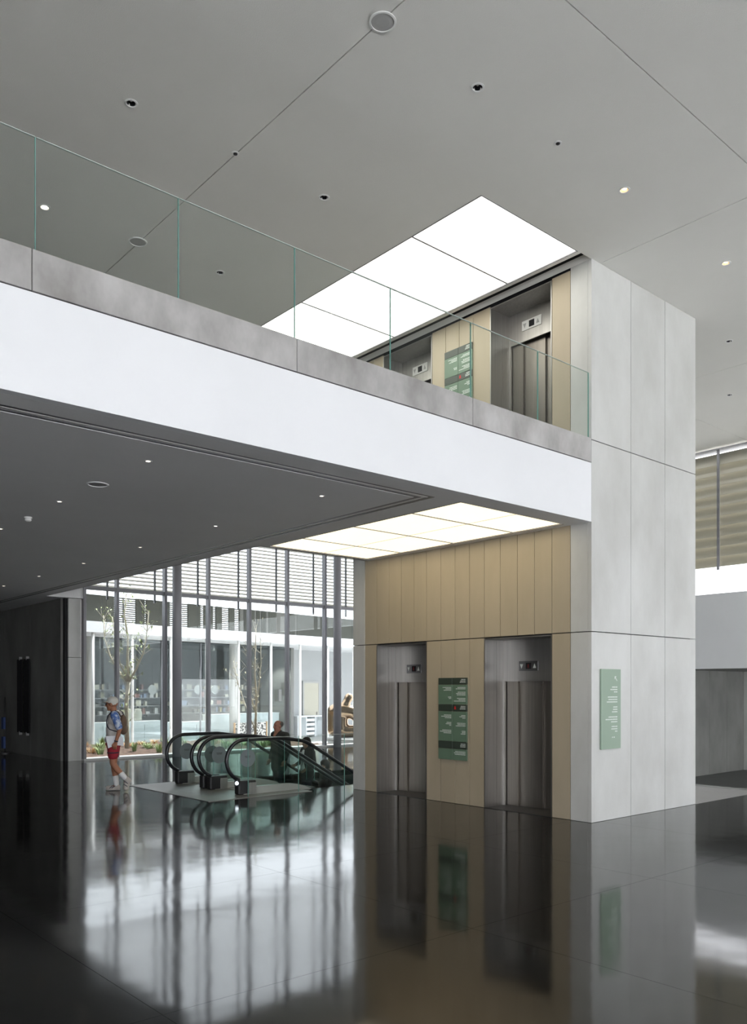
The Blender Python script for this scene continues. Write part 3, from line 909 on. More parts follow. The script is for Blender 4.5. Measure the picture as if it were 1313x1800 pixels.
# ------------------------------------------------------------------ escalators
lp = thing('landing_plate', (7.9, 13.4, 0), 'pale grey metal landing plates in front of the two escalators', 'floor plate')
for i in range(2):
    for j in range(2):
        box('plate', 6.86 + i * 1.05, 6.86 + i * 1.05 + 1.046, 11.98 + j * 1.50, 11.98 + j * 1.50 + 1.497, 0.0005, 0.008, plate_metal, lp, 0.001)
deck_m = mat('deck_cladding', (0.42, 0.42, 0.40), 0.4, metal=0.2)
XE0, HW, SLP = 7.46, 0.48, math.tan(R(30))
XF = 1.55      # flat part ends


def rail_z(x):
    k = x - XF
    if k <= -0.35: return 0.955
    if k < 0.35: return 0.955 - SLP * (k + 0.35) ** 2 / 1.4
    return 0.955 - SLP * k


def deck_z(x):
    return rail_z(x) - 0.955 + 0.13


esc = thing('escalator', (XE0, 12.90, 0), 'empty escalator with black handrails running down beside the elevator tower', 'escalator', 'pair of escalators')
ORG[esc.name] = Vector((0, 0, 0))
LEN = 7.6
for sgn in (-1, 1):
    y = sgn * HW
    pts = []
    for k in range(15):
        a = R(252 - (252 - 90) * k / 14)
        pts.append((0.36 + 0.36 * math.cos(a), y, 0.60 + 0.355 * math.sin(a)))
    x = 0.6
    while x < LEN:
        pts.append((x, y, rail_z(x))); x += 0.12 if 1.1 < x < 2.0 else 0.5
    tube('handrail', pts, 0.034, black_rubber, esc, 10, flat=1.0)
    # glass, three panels a side
    def gt(x):
        if x < 0.36: return 0.60 + 0.355 * math.sqrt(max(0.0, 1 - ((x - 0.36) / 0.36) ** 2)) - 0.02
        return rail_z(x) - 0.02
    def gb(x):
        lo = 0.60 - 0.355 * math.sqrt(max(0.0, 1 - ((x - 0.36) / 0.36) ** 2)) + 0.02 if x < 0.36 else 0
        return max(lo, deck_z(x))
    for (a, b) in ((0.02, 0.30), (0.306, 1.20), (1.206, 2.6), (2.606, LEN)):
        n = 12
        xs = [a + (b - a) * i / n for i in range(n + 1)]
        pr = [(x, gt(x)) for x in xs] + [(x, gb(x)) for x in reversed(xs)]
        p = prism('glass_panel', pr, 'y', y - 0.006, y + 0.006, g_esc, esc)
        if a > 0.1:
            box('polished_edge', a - 0.004, a - 0.001, y - 0.006, y + 0.006, gb(a), gt(a), g_edge, p)
    xs = [0.3 + (LEN - 0.3) * i / 50 for i in range(51)]
    prism('skirt_deck', [(x, deck_z(x)) for x in xs] + [(x, min(-0.0, deck_z(x) - 0.30) if x > XF - 0.05 else 0.002) for x in reversed(xs)], 'y', y - 0.07, y + 0.07, deck_m, esc)
    box('newel_box', 0.20, 0.56, y - 0.08, y + 0.08, 0.008, 0.25, black_plastic, esc, 0.02)
    box('newel_cap', 0.40, 0.55, y - 0.09 , y - 0.0805, 0.02, 0.21, steel, esc, 0.003)
    vs = [(0.42 + 0.155 * math.cos(2 * math.pi * k / 28), 0.63 + 0.155 * math.sin(2 * math.pi * k / 28)) for k in range(28)]
    prism('round_notice', vs, 'y', y - 0.0095, y - 0.0065, steel_disc, esc)
    multi('notice_print', [(0.36, 0.48, y - 0.0108, y - 0.0098, 0.66, 0.668), (0.37, 0.47, y - 0.0108, y - 0.0098, 0.64, 0.647)], dark, esc)
box('comb_plate', 0.5, XF - 0.02, -HW + 0.071, HW - 0.071, 0.009, 0.016, steel, esc)
for i in range(14):
    x0 = XF + 0.4 * i
    zt = 0.004 if i == 0 else -0.231 * i + 0.0
    if zt < -3.0: break
    st = box('step', x0, x0 + 0.398, -HW + 0.072, HW - 0.072, zt - 0.24, zt, steel_dark, esc)
    if i < 6:
        multi('step_cleat', [(x0 + 0.002, x0 + 0.396, -0.36 + 0.08 * q, -0.335 + 0.08 * q, zt, zt + 0.006) for q in range(10)], plate_metal, st)
esc_far = copy_tree(esc)
esc_far.location = (XE0, 14.125, 0)
esc_far['label'] = 'escalator on the courtyard side carrying three people up to the landing'
gb_ = thing('glass_guard', (9, 12.05, 0), 'clear glass guard screen standing along the escalator side nearest the elevator tower', 'glass screen')
for a, b in ((7.66, 8.70), (8.712, 9.75), (9.762, 10.8), (10.812, 11.85)):
    p = box('glass_panel', a, b, 12.04, 12.055, 0.002, 1.0, g_rail, gb_)
    box('polished_edge', a - 0.005, a - 0.0005, 12.04, 12.055, 0.002, 1.0, g_edge, p)
    box('polished_edge', a, b, 12.04, 12.055, 1.001, 1.005, MATS['glass_top_edge'], p)
nl = thing('newel_lamp', (7.56, 12.42, 0.16), 'small white glowing lamp at the end of the nearer escalator handrail', 'lamp')
o = tube('lens', [(7.60, 12.32, 0.22), (7.60, 12.30, 0.22)], [0.032, 0.028], glow_cool, nl, 16)
box('holder', 7.56, 7.64, 12.322, 12.33, 0.17, 0.27, black_plastic, nl)

# ------------------------------------------------------------------ people
PX_ = 1 / 0.995


def hand(parts, wrist, palm_dir, side, thumb_dir, size=1.0, curl=0.35, hold=False):
    """palm and five bent fingers as limb pieces; palm_dir points to the fingertips, side across the palm"""
    w_, d = Vector(wrist), Vector(palm_dir).normalized()
    s_ = Vector(side).normalized()
    nrm = d.cross(s_).normalized()
    c0 = w_ + d * 0.05 * size
    for k in (-1.0, -0.33, 0.33, 1.0):
        parts.append(('c', w_ + s_ * 0.014 * k * size, 0.016 * size, w_ + d * 0.085 * size + s_ * 0.028 * k * size, 0.012 * size))
    for k, ln in ((-1.0, 0.062), (-0.33, 0.075), (0.33, 0.08), (1.0, 0.072)):
        a = w_ + d * 0.088 * size + s_ * 0.029 * k * size
        b = a + (d * math.cos(curl) + nrm * math.sin(curl)) * ln * 0.55 * size
        c = b + (d * math.cos(curl * 2.3) + nrm * math.sin(curl * 2.3)) * ln * 0.5 * size
        parts.append(('c', a, 0.0095 * size, b, 0.0088 * size))
        parts.append(('c', b, 0.0088 * size, c, 0.0075 * size))
    th = Vector(thumb_dir).normalized()
    a = w_ + d * 0.025 * size + s_ * 0.022 * size
    b = a + (d * 0.6 + th * 0.8).normalized() * 0.045 * size
    c = b + (d * 0.9 + nrm * 0.4).normalized() * 0.035 * size
    parts.append(('c', a, 0.014 * size, b, 0.011 * size))
    parts.append(('c', b, 0.011 * size, c, 0.0088 * size))


def head_parts(c, yaw=0, sc=1.0, tilt=0.0):
    """skull, jaw, nose, ears, brow; +x is where the face looks"""
    M = Matrix.Translation(Vector(c)) @ Matrix.Rotation(yaw, 4, 'Z') @ Matrix.Rotation(tilt, 4, 'Y')
    q = lambda p: tuple(M @ (Vector(p) * sc))
    e = lambda p, r: ('e', q(p), tuple(x * sc for x in r), (0, tilt, yaw))
    return [e((-0.012, 0, 0.025), (0.098, 0.076, 0.092)), e((0.03, 0, -0.03), (0.066, 0.058, 0.082)), e((0.058, 0, -0.088), (0.032, 0.034, 0.026)),
            ('c', q((0.090, 0, 0.018)), 0.010 * sc, q((0.112, 0, -0.022)), 0.015 * sc),
            ('c', q((0.078, 0.03, 0.03)), 0.014 * sc, q((0.078, -0.03, 0.03)), 0.014 * sc),
            ('c', q((0.082, 0.018, -0.058)), 0.009 * sc, q((0.082, -0.018, -0.058)), 0.009 * sc),
            e((-0.008, 0.078, -0.005), (0.022, 0.010, 0.034)), e((-0.008, -0.078, -0.005), (0.022, 0.010, 0.034))], q


def face_bits(t, q, sc, lip):
    for s in (-1, 1):
        blob('eye', [('e', q((0.088, 0.030 * s, 0.008)), (0.009 * sc, 0.014 * sc, 0.007 * sc))], hair_dark, t, 0.004, 1)
    blob('mouth', [('c', q((0.091, 0.017, -0.058)), 0.0045 * sc, q((0.091, -0.017, -0.058)), 0.0045 * sc)], lip, t, 0.003, 1)


lip_m = mat('lips', (0.24, 0.07, 0.06), 0.5)

# walker: +x local is the way he goes, +y is his left (towards the hall)
wk = thing('person', (6.31, 14.37, 0), 'person walking in a cream cap, pale shirt and red shorts, holding white papers', 'person', rotz=R(139), local=True)
hd, q = head_parts((0.045, 0, 1.565), 0, 1.02, R(6))
body = list(hd)
LHand = (-0.105, 0.245, 0.90)
body += [('c', (-0.005, 0, 1.36), 0.060, (0.02, 0, 1.50), 0.056),
         ('e', (-0.02, 0, 1.27), (0.11, 0.165, 0.16)), ('e', (0.0, 0, 1.08), (0.105, 0.15, 0.18)), ('e', (0.0, 0, 0.90), (0.115, 0.16, 0.12)),
         # left arm (camera side)
         ('c', (-0.06, 0.185, 1.375), 0.058, (-0.17, 0.235, 1.13), 0.043), ('c', (-0.17, 0.235, 1.13), 0.040, LHand, 0.027),
         # right arm
         ('c', (0.0, -0.185, 1.375), 0.056, (0.09, -0.24, 1.13), 0.043), ('c', (0.09, -0.24, 1.13), 0.040, (0.17, -0.22, 0.90), 0.027),
         # right leg planted, left leg trailing
         ('c', (0.02, -0.085, 0.87), 0.088, (0.035, -0.085, 0.48), 0.056), ('c', (0.035, -0.085, 0.48), 0.054, (0.02, -0.085, 0.36), 0.058), ('c', (0.02, -0.085, 0.36), 0.056, (-0.012, -0.085, 0.10), 0.036),
         ('c', (-0.005, 0.085, 0.87), 0.090, (-0.005, 0.085, 0.50), 0.057), ('c', (-0.005, 0.085, 0.50), 0.055, (-0.075, 0.085, 0.40), 0.057), ('c', (-0.075, 0.085, 0.40), 0.056, (-0.23, 0.085, 0.24), 0.036),
         ('c', (-0.012, -0.085, 0.08), 0.034, (0.10, -0.09, 0.045), 0.03), ('c', (-0.23, 0.085, 0.22), 0.034, (-0.235, 0.09, 0.09), 0.03)]
hand(body, LHand, (0.25, -0.02, -1), (1, 0.05, 0.2), (1, 0.2, -0.2), 1.0, 0.5)
hand(body, (0.17, -0.22, 0.90), (0.15, 0.05, -1), (1, -0.1, 0.1), (1, 0.3, -0.2), 1.0, 0.4)
blob('body', body, skin_tan, wk, 0.0075, 3)
face_bits(wk, q, 1.0, lip_m)
blob('shirt', [('e', (-0.02, 0, 1.29), (0.132, 0.188, 0.165)), ('e', (0.01, 0, 1.10), (0.132, 0.178, 0.20)), ('c', (-0.045, 0.15, 1.375), 0.072, (-0.045, -0.15, 1.375), 0.072),
               ('e', (0.02, 0, 0.93), (0.15, 0.19, 0.09)), ('c', (0.03, 0.0, 0.93), 0.125, (0.01, 0, 1.05), 0.13),
               ('c', (0.0, -0.185, 1.375), 0.070, (0.075, -0.232, 1.19), 0.066)], cloth_shirt, wk, 0.010, 4)
blob('sleeve', [('c', (-0.06, 0.19, 1.38), 0.073, (-0.155, 0.238, 1.165), 0.064)], cloth_blue, wk, 0.009, 3)
blob('collar', [('c', (-0.06, 0.05, 1.435), 0.022, (0.055, 0.04, 1.385), 0.016), ('c', (-0.06, -0.05, 1.435), 0.022, (0.055, -0.04, 1.385), 0.016), ('c', (-0.06, 0.05, 1.44), 0.022, (-0.06, -0.05, 1.44), 0.022)], cap_m, wk, 0.008, 3)
blob('shorts', [('e', (0.0, 0, 0.86), (0.142, 0.178, 0.085)), ('c', (0.02, -0.088, 0.84), 0.105, (0.035, -0.09, 0.66), 0.092), ('c', (-0.005, 0.088, 0.84), 0.107, (-0.005, 0.09, 0.65), 0.094)], cloth_red, wk, 0.010, 3)
tube('shorts_stripe', [(0.094 * math.cos(2 * math.pi * k / 20) - 0.003, 0.09 + 0.094 * math.sin(2 * math.pi * k / 20), 0.70) for k in range(21)], 0.012, strap_m, wk, 6)
for s, a, b in ((-1, (0.005, -0.085, 0.25), (-0.012, -0.085, 0.10)), (1, (-0.155, 0.085, 0.315), (-0.23, 0.085, 0.235))):
    blob('sock', [('c', a, 0.054, b, 0.044)], cloth_white, wk, 0.007, 2)
sh = blob('shoe', [('e', (0.085, -0.09, 0.052), (0.105, 0.046, 0.042)), ('e', (-0.02, -0.087, 0.062), (0.062, 0.044, 0.058)), ('c', (-0.06, -0.088, 0.022), 0.020, (0.165, -0.092, 0.022), 0.020), ('e', (0.05, -0.09, 0.024), (0.13, 0.050, 0.022))], shoe_m, wk, 0.007, 2)
blob('shoe_stripe', [('c', (0.0, -0.041, 0.09), 0.008, (0.06, -0.041, 0.045), 0.008), ('c', (0.05, -0.043, 0.085), 0.008, (0.10, -0.043, 0.045), 0.008)], shoe_stripe, sh, 0.005, 1)
sh = blob('shoe', [('e', (-0.235, 0.09, 0.115), (0.044, 0.046, 0.10), (0, R(-12), 0)), ('e', (-0.262, 0.087, 0.205), (0.058, 0.044, 0.062)), ('c', (-0.315, 0.088, 0.20), 0.020, (-0.255, 0.092, 0.045), 0.022), ('e', (-0.232, 0.09, 0.055), (0.04, 0.046, 0.034))], shoe_m, wk, 0.007, 2)
blob('shoe_stripe', [('c', (-0.21, 0.131, 0.20), 0.008, (-0.28, 0.131, 0.15), 0.008), ('c', (-0.21, 0.134, 0.14), 0.008, (-0.27, 0.134, 0.10), 0.008)], shoe_stripe, sh, 0.005, 1)
cap = blob('cap', [('e', (0.032, 0, 1.622), (0.104, 0.087, 0.086)), ('c', (0.03, 0.0, 1.60), 0.088, (0.02, 0, 1.605), 0.088)], cap_m, wk, 0.009, 3)
blob('cap_brim', [('e', (0.125, 0, 1.612), (0.085, 0.075, 0.011), (0, R(14), 0))], cap_m, cap, 0.006, 2)
gl = blob('sunglasses', [('e', q((0.092, 0.032, 0.012)), (0.016, 0.027, 0.018)), ('e', q((0.092, -0.032, 0.012)), (0.016, 0.027, 0.018)), ('c', q((0.09, 0.058, 0.018)), 0.006, q((-0.01, 0.082, 0.016)), 0.005), ('c', q((0.09, -0.058, 0.018)), 0.006, q((-0.01, -0.082, 0.016)), 0.005)], lens_dark, wk, 0.005, 1)
bp = blob('backpack', [('e', (-0.155, 0, 1.22), (0.065, 0.115, 0.16)), ('e', (-0.165, 0, 1.11), (0.062, 0.11, 0.10))], pack_m, wk, 0.012, 4)
for s in (-1, 1):
    tube('strap', [(-0.15, 0.10 * s, 1.34), (-0.115, 0.115 * s, 1.415), (-0.06, 0.13 * s, 1.452), (0.01, 0.135 * s, 1.43), (0.075, 0.135 * s, 1.36), (0.098, 0.135 * s, 1.27), (0.085, 0.15 * s, 1.18), (0.03, 0.172 * s, 1.12), (-0.06, 0.175 * s, 1.09), (-0.14, 0.10 * s, 1.07)], 0.016, strap_m, bp, 8, flat=0.6)
tube('watch', [(-0.112, 0.245, 0.925), (-0.106, 0.245, 0.905)], 0.034, strap_m, wk, 12)


def wl2(p):
    v = Matrix.Rotation(R(139), 4, 'Z') @ Vector(p) + Vector((6.31, 14.37, 0))
    return v


pv = [(0.085, 0.205, 1.0), (-0.10, 0.215, 1.005), (-0.235, 0.22, 0.83), (-0.10, 0.215, 0.84), (0.01, 0.205, 0.785), (0.045, 0.205, 0.785)]
pv = [(0.085, 1.0), (-0.115, 1.01), (-0.215, 0.985), (-0.24, 0.83), (-0.11, 0.84), (0.04, 0.79)]
pp = thing('paper_sheets', (6.31, 14.37, 0), 'white folded papers held in the walking person\'s hand', 'papers', rotz=R(139), local=True)
prism('sheet', pv, 'y', 0.222, 0.2245, paper_m, pp)
prism('sheet', [(0.085, 1.0), (0.045, 0.99), (0.01, 0.80), (0.035, 0.785)], 'y', 0.2265, 0.229, paper_m, pp)


def stander(name, loc, rz, h, label, coat, trousers, skin, hair, kind):
    """a clothed figure standing on a step; all sizes for 1.72 m, scaled by h"""
    k = h / 1.72
    S = lambda p: tuple(x * k for x in p)
    t = thing(name, loc, label, 'person', rotz=rz, local=True)
    yaw = {'man': R(6), 'woman': R(12), 'child': R(20)}[kind]
    hd, q = head_parts(S((0.03, 0, 1.59)), yaw, k * (1.0 if kind != 'child' else 1.12))
    C = lambda a, ra, b, rb: ('c', S(a), ra * k, S(b), rb * k)
    E_ = lambda c, r: ('e', S(c), tuple(x * k for x in r))
    body = hd + [C((0, 0, 1.36), 0.06, (0.015, 0, 1.50), 0.056), E_((0, 0, 1.27), (0.11, 0.165, 0.16)), E_((0, 0, 1.05), (0.10, 0.14, 0.18)), E_((0, 0, 0.90), (0.115, 0.16, 0.12))]
    arms = {'man': (((0, 1), (-0.03, 0.225, 1.40), (-0.06, 0.275, 1.12), (0.03, 0.27, 0.88)), ((0, -1), (-0.03, -0.225, 1.40), (-0.05, -0.275, 1.12), (0.05, -0.26, 0.88))),
            'woman': (((0, 1), (-0.02, 0.19, 1.36), (-0.03, 0.25, 1.10), (0.17, 0.22, 0.98)), ((0, -1), (-0.02, -0.19, 1.36), (0.0, -0.25, 1.10), (0.2, -0.16, 1.06))),
            'child': (((0, 1), (-0.02, 0.18, 1.36), (-0.02, 0.24, 1.11), (0.06, 0.22, 0.88)), ((0, -1), (-0.02, -0.18, 1.36), (-0.02, -0.24, 1.11), (0.06, -0.22, 0.88)))}[kind]
    for (_, sd), sh_, el, wr in arms:
        body += [C(sh_, 0.056, el, 0.043), C(el, 0.041, wr, 0.027)]
        d = (Vector(wr) - Vector(el)).normalized()
        hand(body, S(wr), d, (1, 0, 0.2) if abs(d.z) > 0.6 else (0.2, 0, 1), (1, 0, 0), k, 0.5)
    for sd in (-1, 1):
        x2 = 0.03 * sd
        body += [C((0, 0.085 * sd, 0.88), 0.088, (x2 + 0.02, 0.09 * sd, 0.49), 0.058), C((x2 + 0.02, 0.09 * sd, 0.49), 0.056, (x2, 0.09 * sd, 0.09), 0.036), C((x2, 0.09 * sd, 0.06), 0.034, (x2 + 0.12, 0.095 * sd, 0.035), 0.028)]
    blob('body', body, skin, t, 0.0085, 3)
    face_bits(t, q, k, lip_m)
    lo_ = {'man': 0.62, 'woman': 0.72, 'child': 0.75}[kind]
    cp = [E_((0, 0, 1.28), (0.135, 0.20, 0.17)), E_((0, 0, 1.06), (0.135, 0.185, 0.20)), C((0, 0.06, 0.92), 0.135, (0.0, 0.06, lo_ + 0.1), 0.14), C((0, -0.06, 0.92), 0.135, (0.0, -0.06, lo_ + 0.1), 0.14),
          C((-0.02, 0.16, 1.405), 0.075, (-0.02, -0.16, 1.405), 0.075), C((-0.01, 0, 1.40), 0.085, (0.0, 0, 1.46), 0.066)]
    for (_, sd), sh_, el, wr in arms:
        w2_ = tuple(el[i] + (wr[i] - el[i]) * 0.9 for i in range(3))
        cp += [C(sh_, 0.076, el, 0.06), C(el, 0.06, w2_, 0.046)]
    blob('coat' if kind == 'man' else 'jacket', cp, coat, t, 0.012, 4)
    tp = []
    for sd in (-1, 1):
        x2 = 0.03 * sd
        tp += [C((0, 0.085 * sd, 0.88), 0.10, (x2 + 0.02, 0.09 * sd, 0.49), 0.074), C((x2 + 0.02, 0.09 * sd, 0.49), 0.072, (x2, 0.09 * sd, 0.11), 0.062)]
    blob('trousers', tp, trousers, t, 0.012, 3)
    for sd in (-1, 1):
        x2 = 0.03 * sd
        blob('shoe', [E_((x2 + 0.075, 0.095 * sd, 0.045), (0.115, 0.046, 0.044)), E_((x2 - 0.01, 0.09 * sd, 0.055), (0.065, 0.044, 0.055))], black_plastic, t, 0.009, 2)
    return t, q, k, S


man, q, k, S = stander('person', (9.72, 14.13, -0.455), R(180), 1.66, 'balding person in a long dark coat riding the escalator', coat_m, trouser_m, skin_red, hair_grey, 'man')
blob('hair', [('e', q((-0.065, 0.035, 0.035)), (0.052, 0.050, 0.062)), ('e', q((-0.065, -0.035, 0.035)), (0.052, 0.050, 0.062)), ('e', q((-0.03, 0.066, 0.03)), (0.045, 0.016, 0.035)), ('e', q((-0.03, -0.066, 0.03)), (0.045, 0.016, 0.035))], hair_grey, man, 0.007, 3)
blob('shirt_front', [('c', S((0.115, 0, 1.40)), 0.028 * k, S((0.135, 0, 1.24)), 0.02 * k), ('c', S((0.06, 0.0, 1.47)), 0.045 * k, S((0.10, 0, 1.41)), 0.03 * k)], mat('shirt_rust', (0.32, 0.16, 0.10), 0.9), man, 0.008, 3)
wo, q, k, S = stander('person', (10.42, 14.12, -0.69), R(180), 1.52, 'long haired person in a dark jacket over a pale striped top on the escalator', jacket_m, trouser_m, skin_olive, hair_dark, 'woman')
blob('hair', [('e', q((-0.03, 0, 0.045)), (0.095, 0.090, 0.085)), ('c', q((-0.07, 0.045, 0.0)), 0.05, q((-0.06, 0.075, -0.20)), 0.04), ('c', q((-0.07, -0.045, 0.0)), 0.05, q((-0.06, -0.075, -0.20)), 0.04), ('c', q((-0.08, 0, 0.0)), 0.06, q((-0.09, 0, -0.22)), 0.05)], hair_dark, wo, 0.009, 3)
blob('striped_top', [('e', S((0.085, 0, 1.22)), (0.085 * k, 0.085 * k, 0.20 * k)), ('e', S((0.09, 0, 1.0)), (0.085 * k, 0.09 * k, 0.16 * k))], mat('striped_cloth', (0.78, 0.78, 0.80), 0.9, col2=(0.30, 0.30, 0.33), scale=22, stretch=(1, 1, 0.05), lo=0.45, hi=0.55), wo, 0.009, 3)
ch, q, k, S = stander('person', (10.86, 14.05, -0.924), R(180), 1.24, 'short dark haired person in dark clothes lowest of the riders on the escalator', jacket_m, trouser_m, skin_olive, hair_dark, 'child')
blob('hair', [('e', q((-0.02, 0, 0.045)), (0.105, 0.098, 0.09)), ('e', q((-0.05, 0, -0.02)), (0.085, 0.098, 0.10)), ('c', q((-0.06, 0.05, -0.05)), 0.05, q((-0.05, 0.07, -0.16)), 0.04), ('c', q((-0.06, -0.05, -0.05)), 0.05, q((-0.05, -0.07, -0.16)), 0.04)], hair_dark, ch, 0.008, 3)

# ------------------------------------------------------------------ courtyard
gr = thing('ground', (14, 30, -0.6), kind='structure')
box('courtyard_paving', -60, 90, 24.2, 90, -0.75, -0.55, paving, gr)
box('courtyard_paving', 8.3, 90, 21.05, 24.199, -0.75, -0.15, paving, gr)
box('forecourt_paving', -60, -9.31, -9.3, 30, -0.4, -0.12, forecourt_m, gr)
box('forecourt_paving', -60, 26.6, -60, -9.3, -0.4, -0.12, forecourt_m, gr)
box('forecourt_paving', 26.6, 90, -60, 21.0, -0.9, -0.7, paving, gr)

# planting bed: bumpy mulch surface
bed = thing('planting_bed', (13, 24, 0), 'mulched planting bed with pale kerb outside the courtyard window', 'planting bed')
NX, NY = 90, 40
vs, fs = [], []
for i in range(NX + 1):
    for j in range(NY + 1):
        x = 8.35 + (17.2 - 8.35) * i / NX if True else 0
        yf = 27.2 - 0.235 * (x - 10.7)
        y = 21.55 + (yf - 21.55) * j / NY
        z = 0.0 + random.uniform(-0.015, 0.02) + 0.03 * math.sin(x * 1.7 + y) * math.sin(y * 1.3)
        vs.append((x, y, z))
n0 = len(vs)
for i in range(NX):
    for j in range(NY):
        a = i * (NY + 1) + j
        fs.append((a, a + NY + 1, a + NY + 2, a + 1))
# skirt down to the paving
ring = [i * (NY + 1) for i in range(NX + 1)] + [NX * (NY + 1) + j for j in range(1, NY + 1)] + [i * (NY + 1) + NY for i in range(NX - 1, -1, -1)] + [j for j in range(NY - 1, 0, -1)]
for r_ in ring:
    vs.append((vs[r_][0], vs[r_][1], -0.56))
m_ = len(ring)
for a in range(m_):
    b = (a + 1) % m_
    fs.append((ring[a], ring[b], n0 + b, n0 + a))
fs.append(tuple(n0 + a for a in range(m_)))
o = pymesh('mulch', vs, fs, mulch_m, bed); o['kind'] = 'stuff'
for i in range(6):
    box('kerb_stone', 8.36 + i * 1.48, 8.36 + i * 1.48 + 1.47, 21.2, 21.5, -0.3, 0.03, light_stone, bed, 0.01)


def tuft(x, y, hgt, n, m, label, group, spread=0.12):
    vs, fs = [], []
    for i in range(n):
        a = random.uniform(0, 2 * math.pi); r = random.uniform(0, spread * 0.5); l = hgt * random.uniform(0.5, 1.1)
        bx_, by_ = r * math.cos(a), r * math.sin(a)
        dx, dy = math.cos(a) * spread * random.uniform(0.4, 1.3), math.sin(a) * spread * random.uniform(0.4, 1.3)
        px, py_ = -math.sin(a) * 0.008, math.cos(a) * 0.008
        b = len(vs)
        vs += [(bx_ - px, by_ - py_, -0.04), (bx_ + px, by_ + py_, -0.04), (bx_ + dx * 0.5 + px, by_ + dy * 0.5 + py_, l * 0.7), (bx_ + dx * 0.5 - px, by_ + dy * 0.5 - py_, l * 0.7), (bx_ + dx, by_ + dy, l)]
        fs += [(b, b + 1, b + 2, b + 3), (b + 3, b + 2, b + 4)]
    o = pymesh('grass_tuft' if m is grass_m else 'dry_plant', vs, fs, m, None, (x, y, 0.0))
    tag(o, label, 'plant', group)
    return o


spots = [(11.04, 24.22), (15.14, 23.41), (12.0, 25.3), (11.4, 24.9), (9.6, 23.4), (12.7, 25.7), (14.2, 24.4), (10.4, 26.0)]
while len(spots) < 40:
    x = random.uniform(8.9, 16.9)
    y = 21.9 + (26.8 - 0.235 * (x - 10.7) - 22.0) * random.random()
    if all((x - a) ** 2 + (y - b) ** 2 > 0.34 for a, b in spots):
        spots.append((x, y))
for x, y in spots[8:]:
    tuft(x, y, random.uniform(0.14, 0.34), 60, grass_m, 'green grass tuft growing in the mulch bed', 'grass tufts in the bed', random.uniform(0.10, 0.22))
for x, y in spots[2:8]:
    tuft(x, y, 0.16, 50, dry_m, 'orange dry plant lying low in the mulch bed', 'dry plants in the bed', 0.2)


def tree(loc, label, stems, leaf, nleaf, lsize):
    t = thing('tree', loc, label, 'tree', local=True)
    tips = []
    for nm, pts, r0, r1 in stems:
        rs = [r0 + (r1 - r0) * i / (len(pts) - 1) for i in range(len(pts))]
        st = tube(nm, pts, rs, bark, t, 8)
        # twigs of this stem as one piece of fine stuff
        vs, fs = [], []
        for i in range(len(pts) - 1):
            a, b = Vector(pts[i]), Vector(pts[i + 1])
            if b.z < 1.2: continue
            for q_ in range(7):
                p = a.lerp(b, random.random())
                ang = random.uniform(0, 6.28); l = random.uniform(0.15, 0.55)
                d = Vector((math.cos(ang) * 0.6, math.sin(ang) * 0.6, random.uniform(0.4, 1.1))).normalized()
                m1 = p + d * l * 0.5 + Vector((random.uniform(-.04, .04), random.uniform(-.04, .04), 0))
                e1 = p + d * l
                v2, f2 = tube_data([p, m1, e1], [0.009, 0.006, 0.003], 4)
                off = len(vs); vs += v2; fs += [tuple(off + z for z in f) for f in f2]
                tips += [m1, e1]
        if vs:
            tw = pymesh('twigs', vs, fs, bark, st); tw['kind'] = 'stuff'
    vs, fs = [], []
    for i in range(nleaf):
        p = random.choice(tips) + Vector((random.uniform(-.09, .09), random.uniform(-.09, .09), random.uniform(-.08, .08)))
        rot = Matrix.Rotation(random.uniform(0, 6.28), 3, 'Z') @ Matrix.Rotation(random.uniform(-1.2, 1.2), 3, 'X')
        s = lsize * random.uniform(0.6, 1.3)
        b = len(vs)
        for vv in ((0, -1, 0), (0.45, 0, 0.15), (0, 1, 0), (-0.45, 0, 0.15)):
            vs.append(p + rot @ (Vector(vv) * s))
        fs += [(b, b + 1, b + 2), (b, b + 2, b + 3)]
    lf = pymesh('leaves', vs, fs, leaf, t); lf['kind'] = 'stuff'
    return t


# image-right is roughly (0.755,-0.656) in the courtyard
rx, ry = 0.755, -0.656
P = lambda a, z, d=0.0: (rx * a + 0.656 * d, ry * a + 0.755 * d, z)
tree((11.04, 24.22, 0.0), 'pale barked tree with forked branches and sparse green leaves in the bed', [
    ('trunk', [P(0, -0.1), P(0.0, 0.7), P(-0.02, 1.4), P(0.05, 2.05)], 0.075, 0.06),
    ('branch', [P(0.05, 2.05), P(0.02, 2.7), P(0.03, 3.4), P(-0.08, 4.1), P(-0.02, 4.8)], 0.052, 0.012),
    ('branch', [P(0.05, 2.0), P(-0.25, 2.35, 0.05), P(-0.55, 2.85, 0.08), P(-0.72, 3.4, 0.1), P(-0.75, 4.1, 0.1)], 0.042, 0.010),
    ('branch', [P(0.06, 2.05), P(0.30, 2.45, -0.05), P(0.52, 2.9, -0.1), P(0.62, 3.4, -0.1), P(0.70, 4.2, -0.1)], 0.042, 0.010),
    ('branch', [P(0.04, 2.1), P(-0.15, 2.6, -0.2), P(-0.25, 3.2, -0.3), P(-0.35, 4.0, -0.3)], 0.03, 0.008)], leaf_m, 420, 0.055)
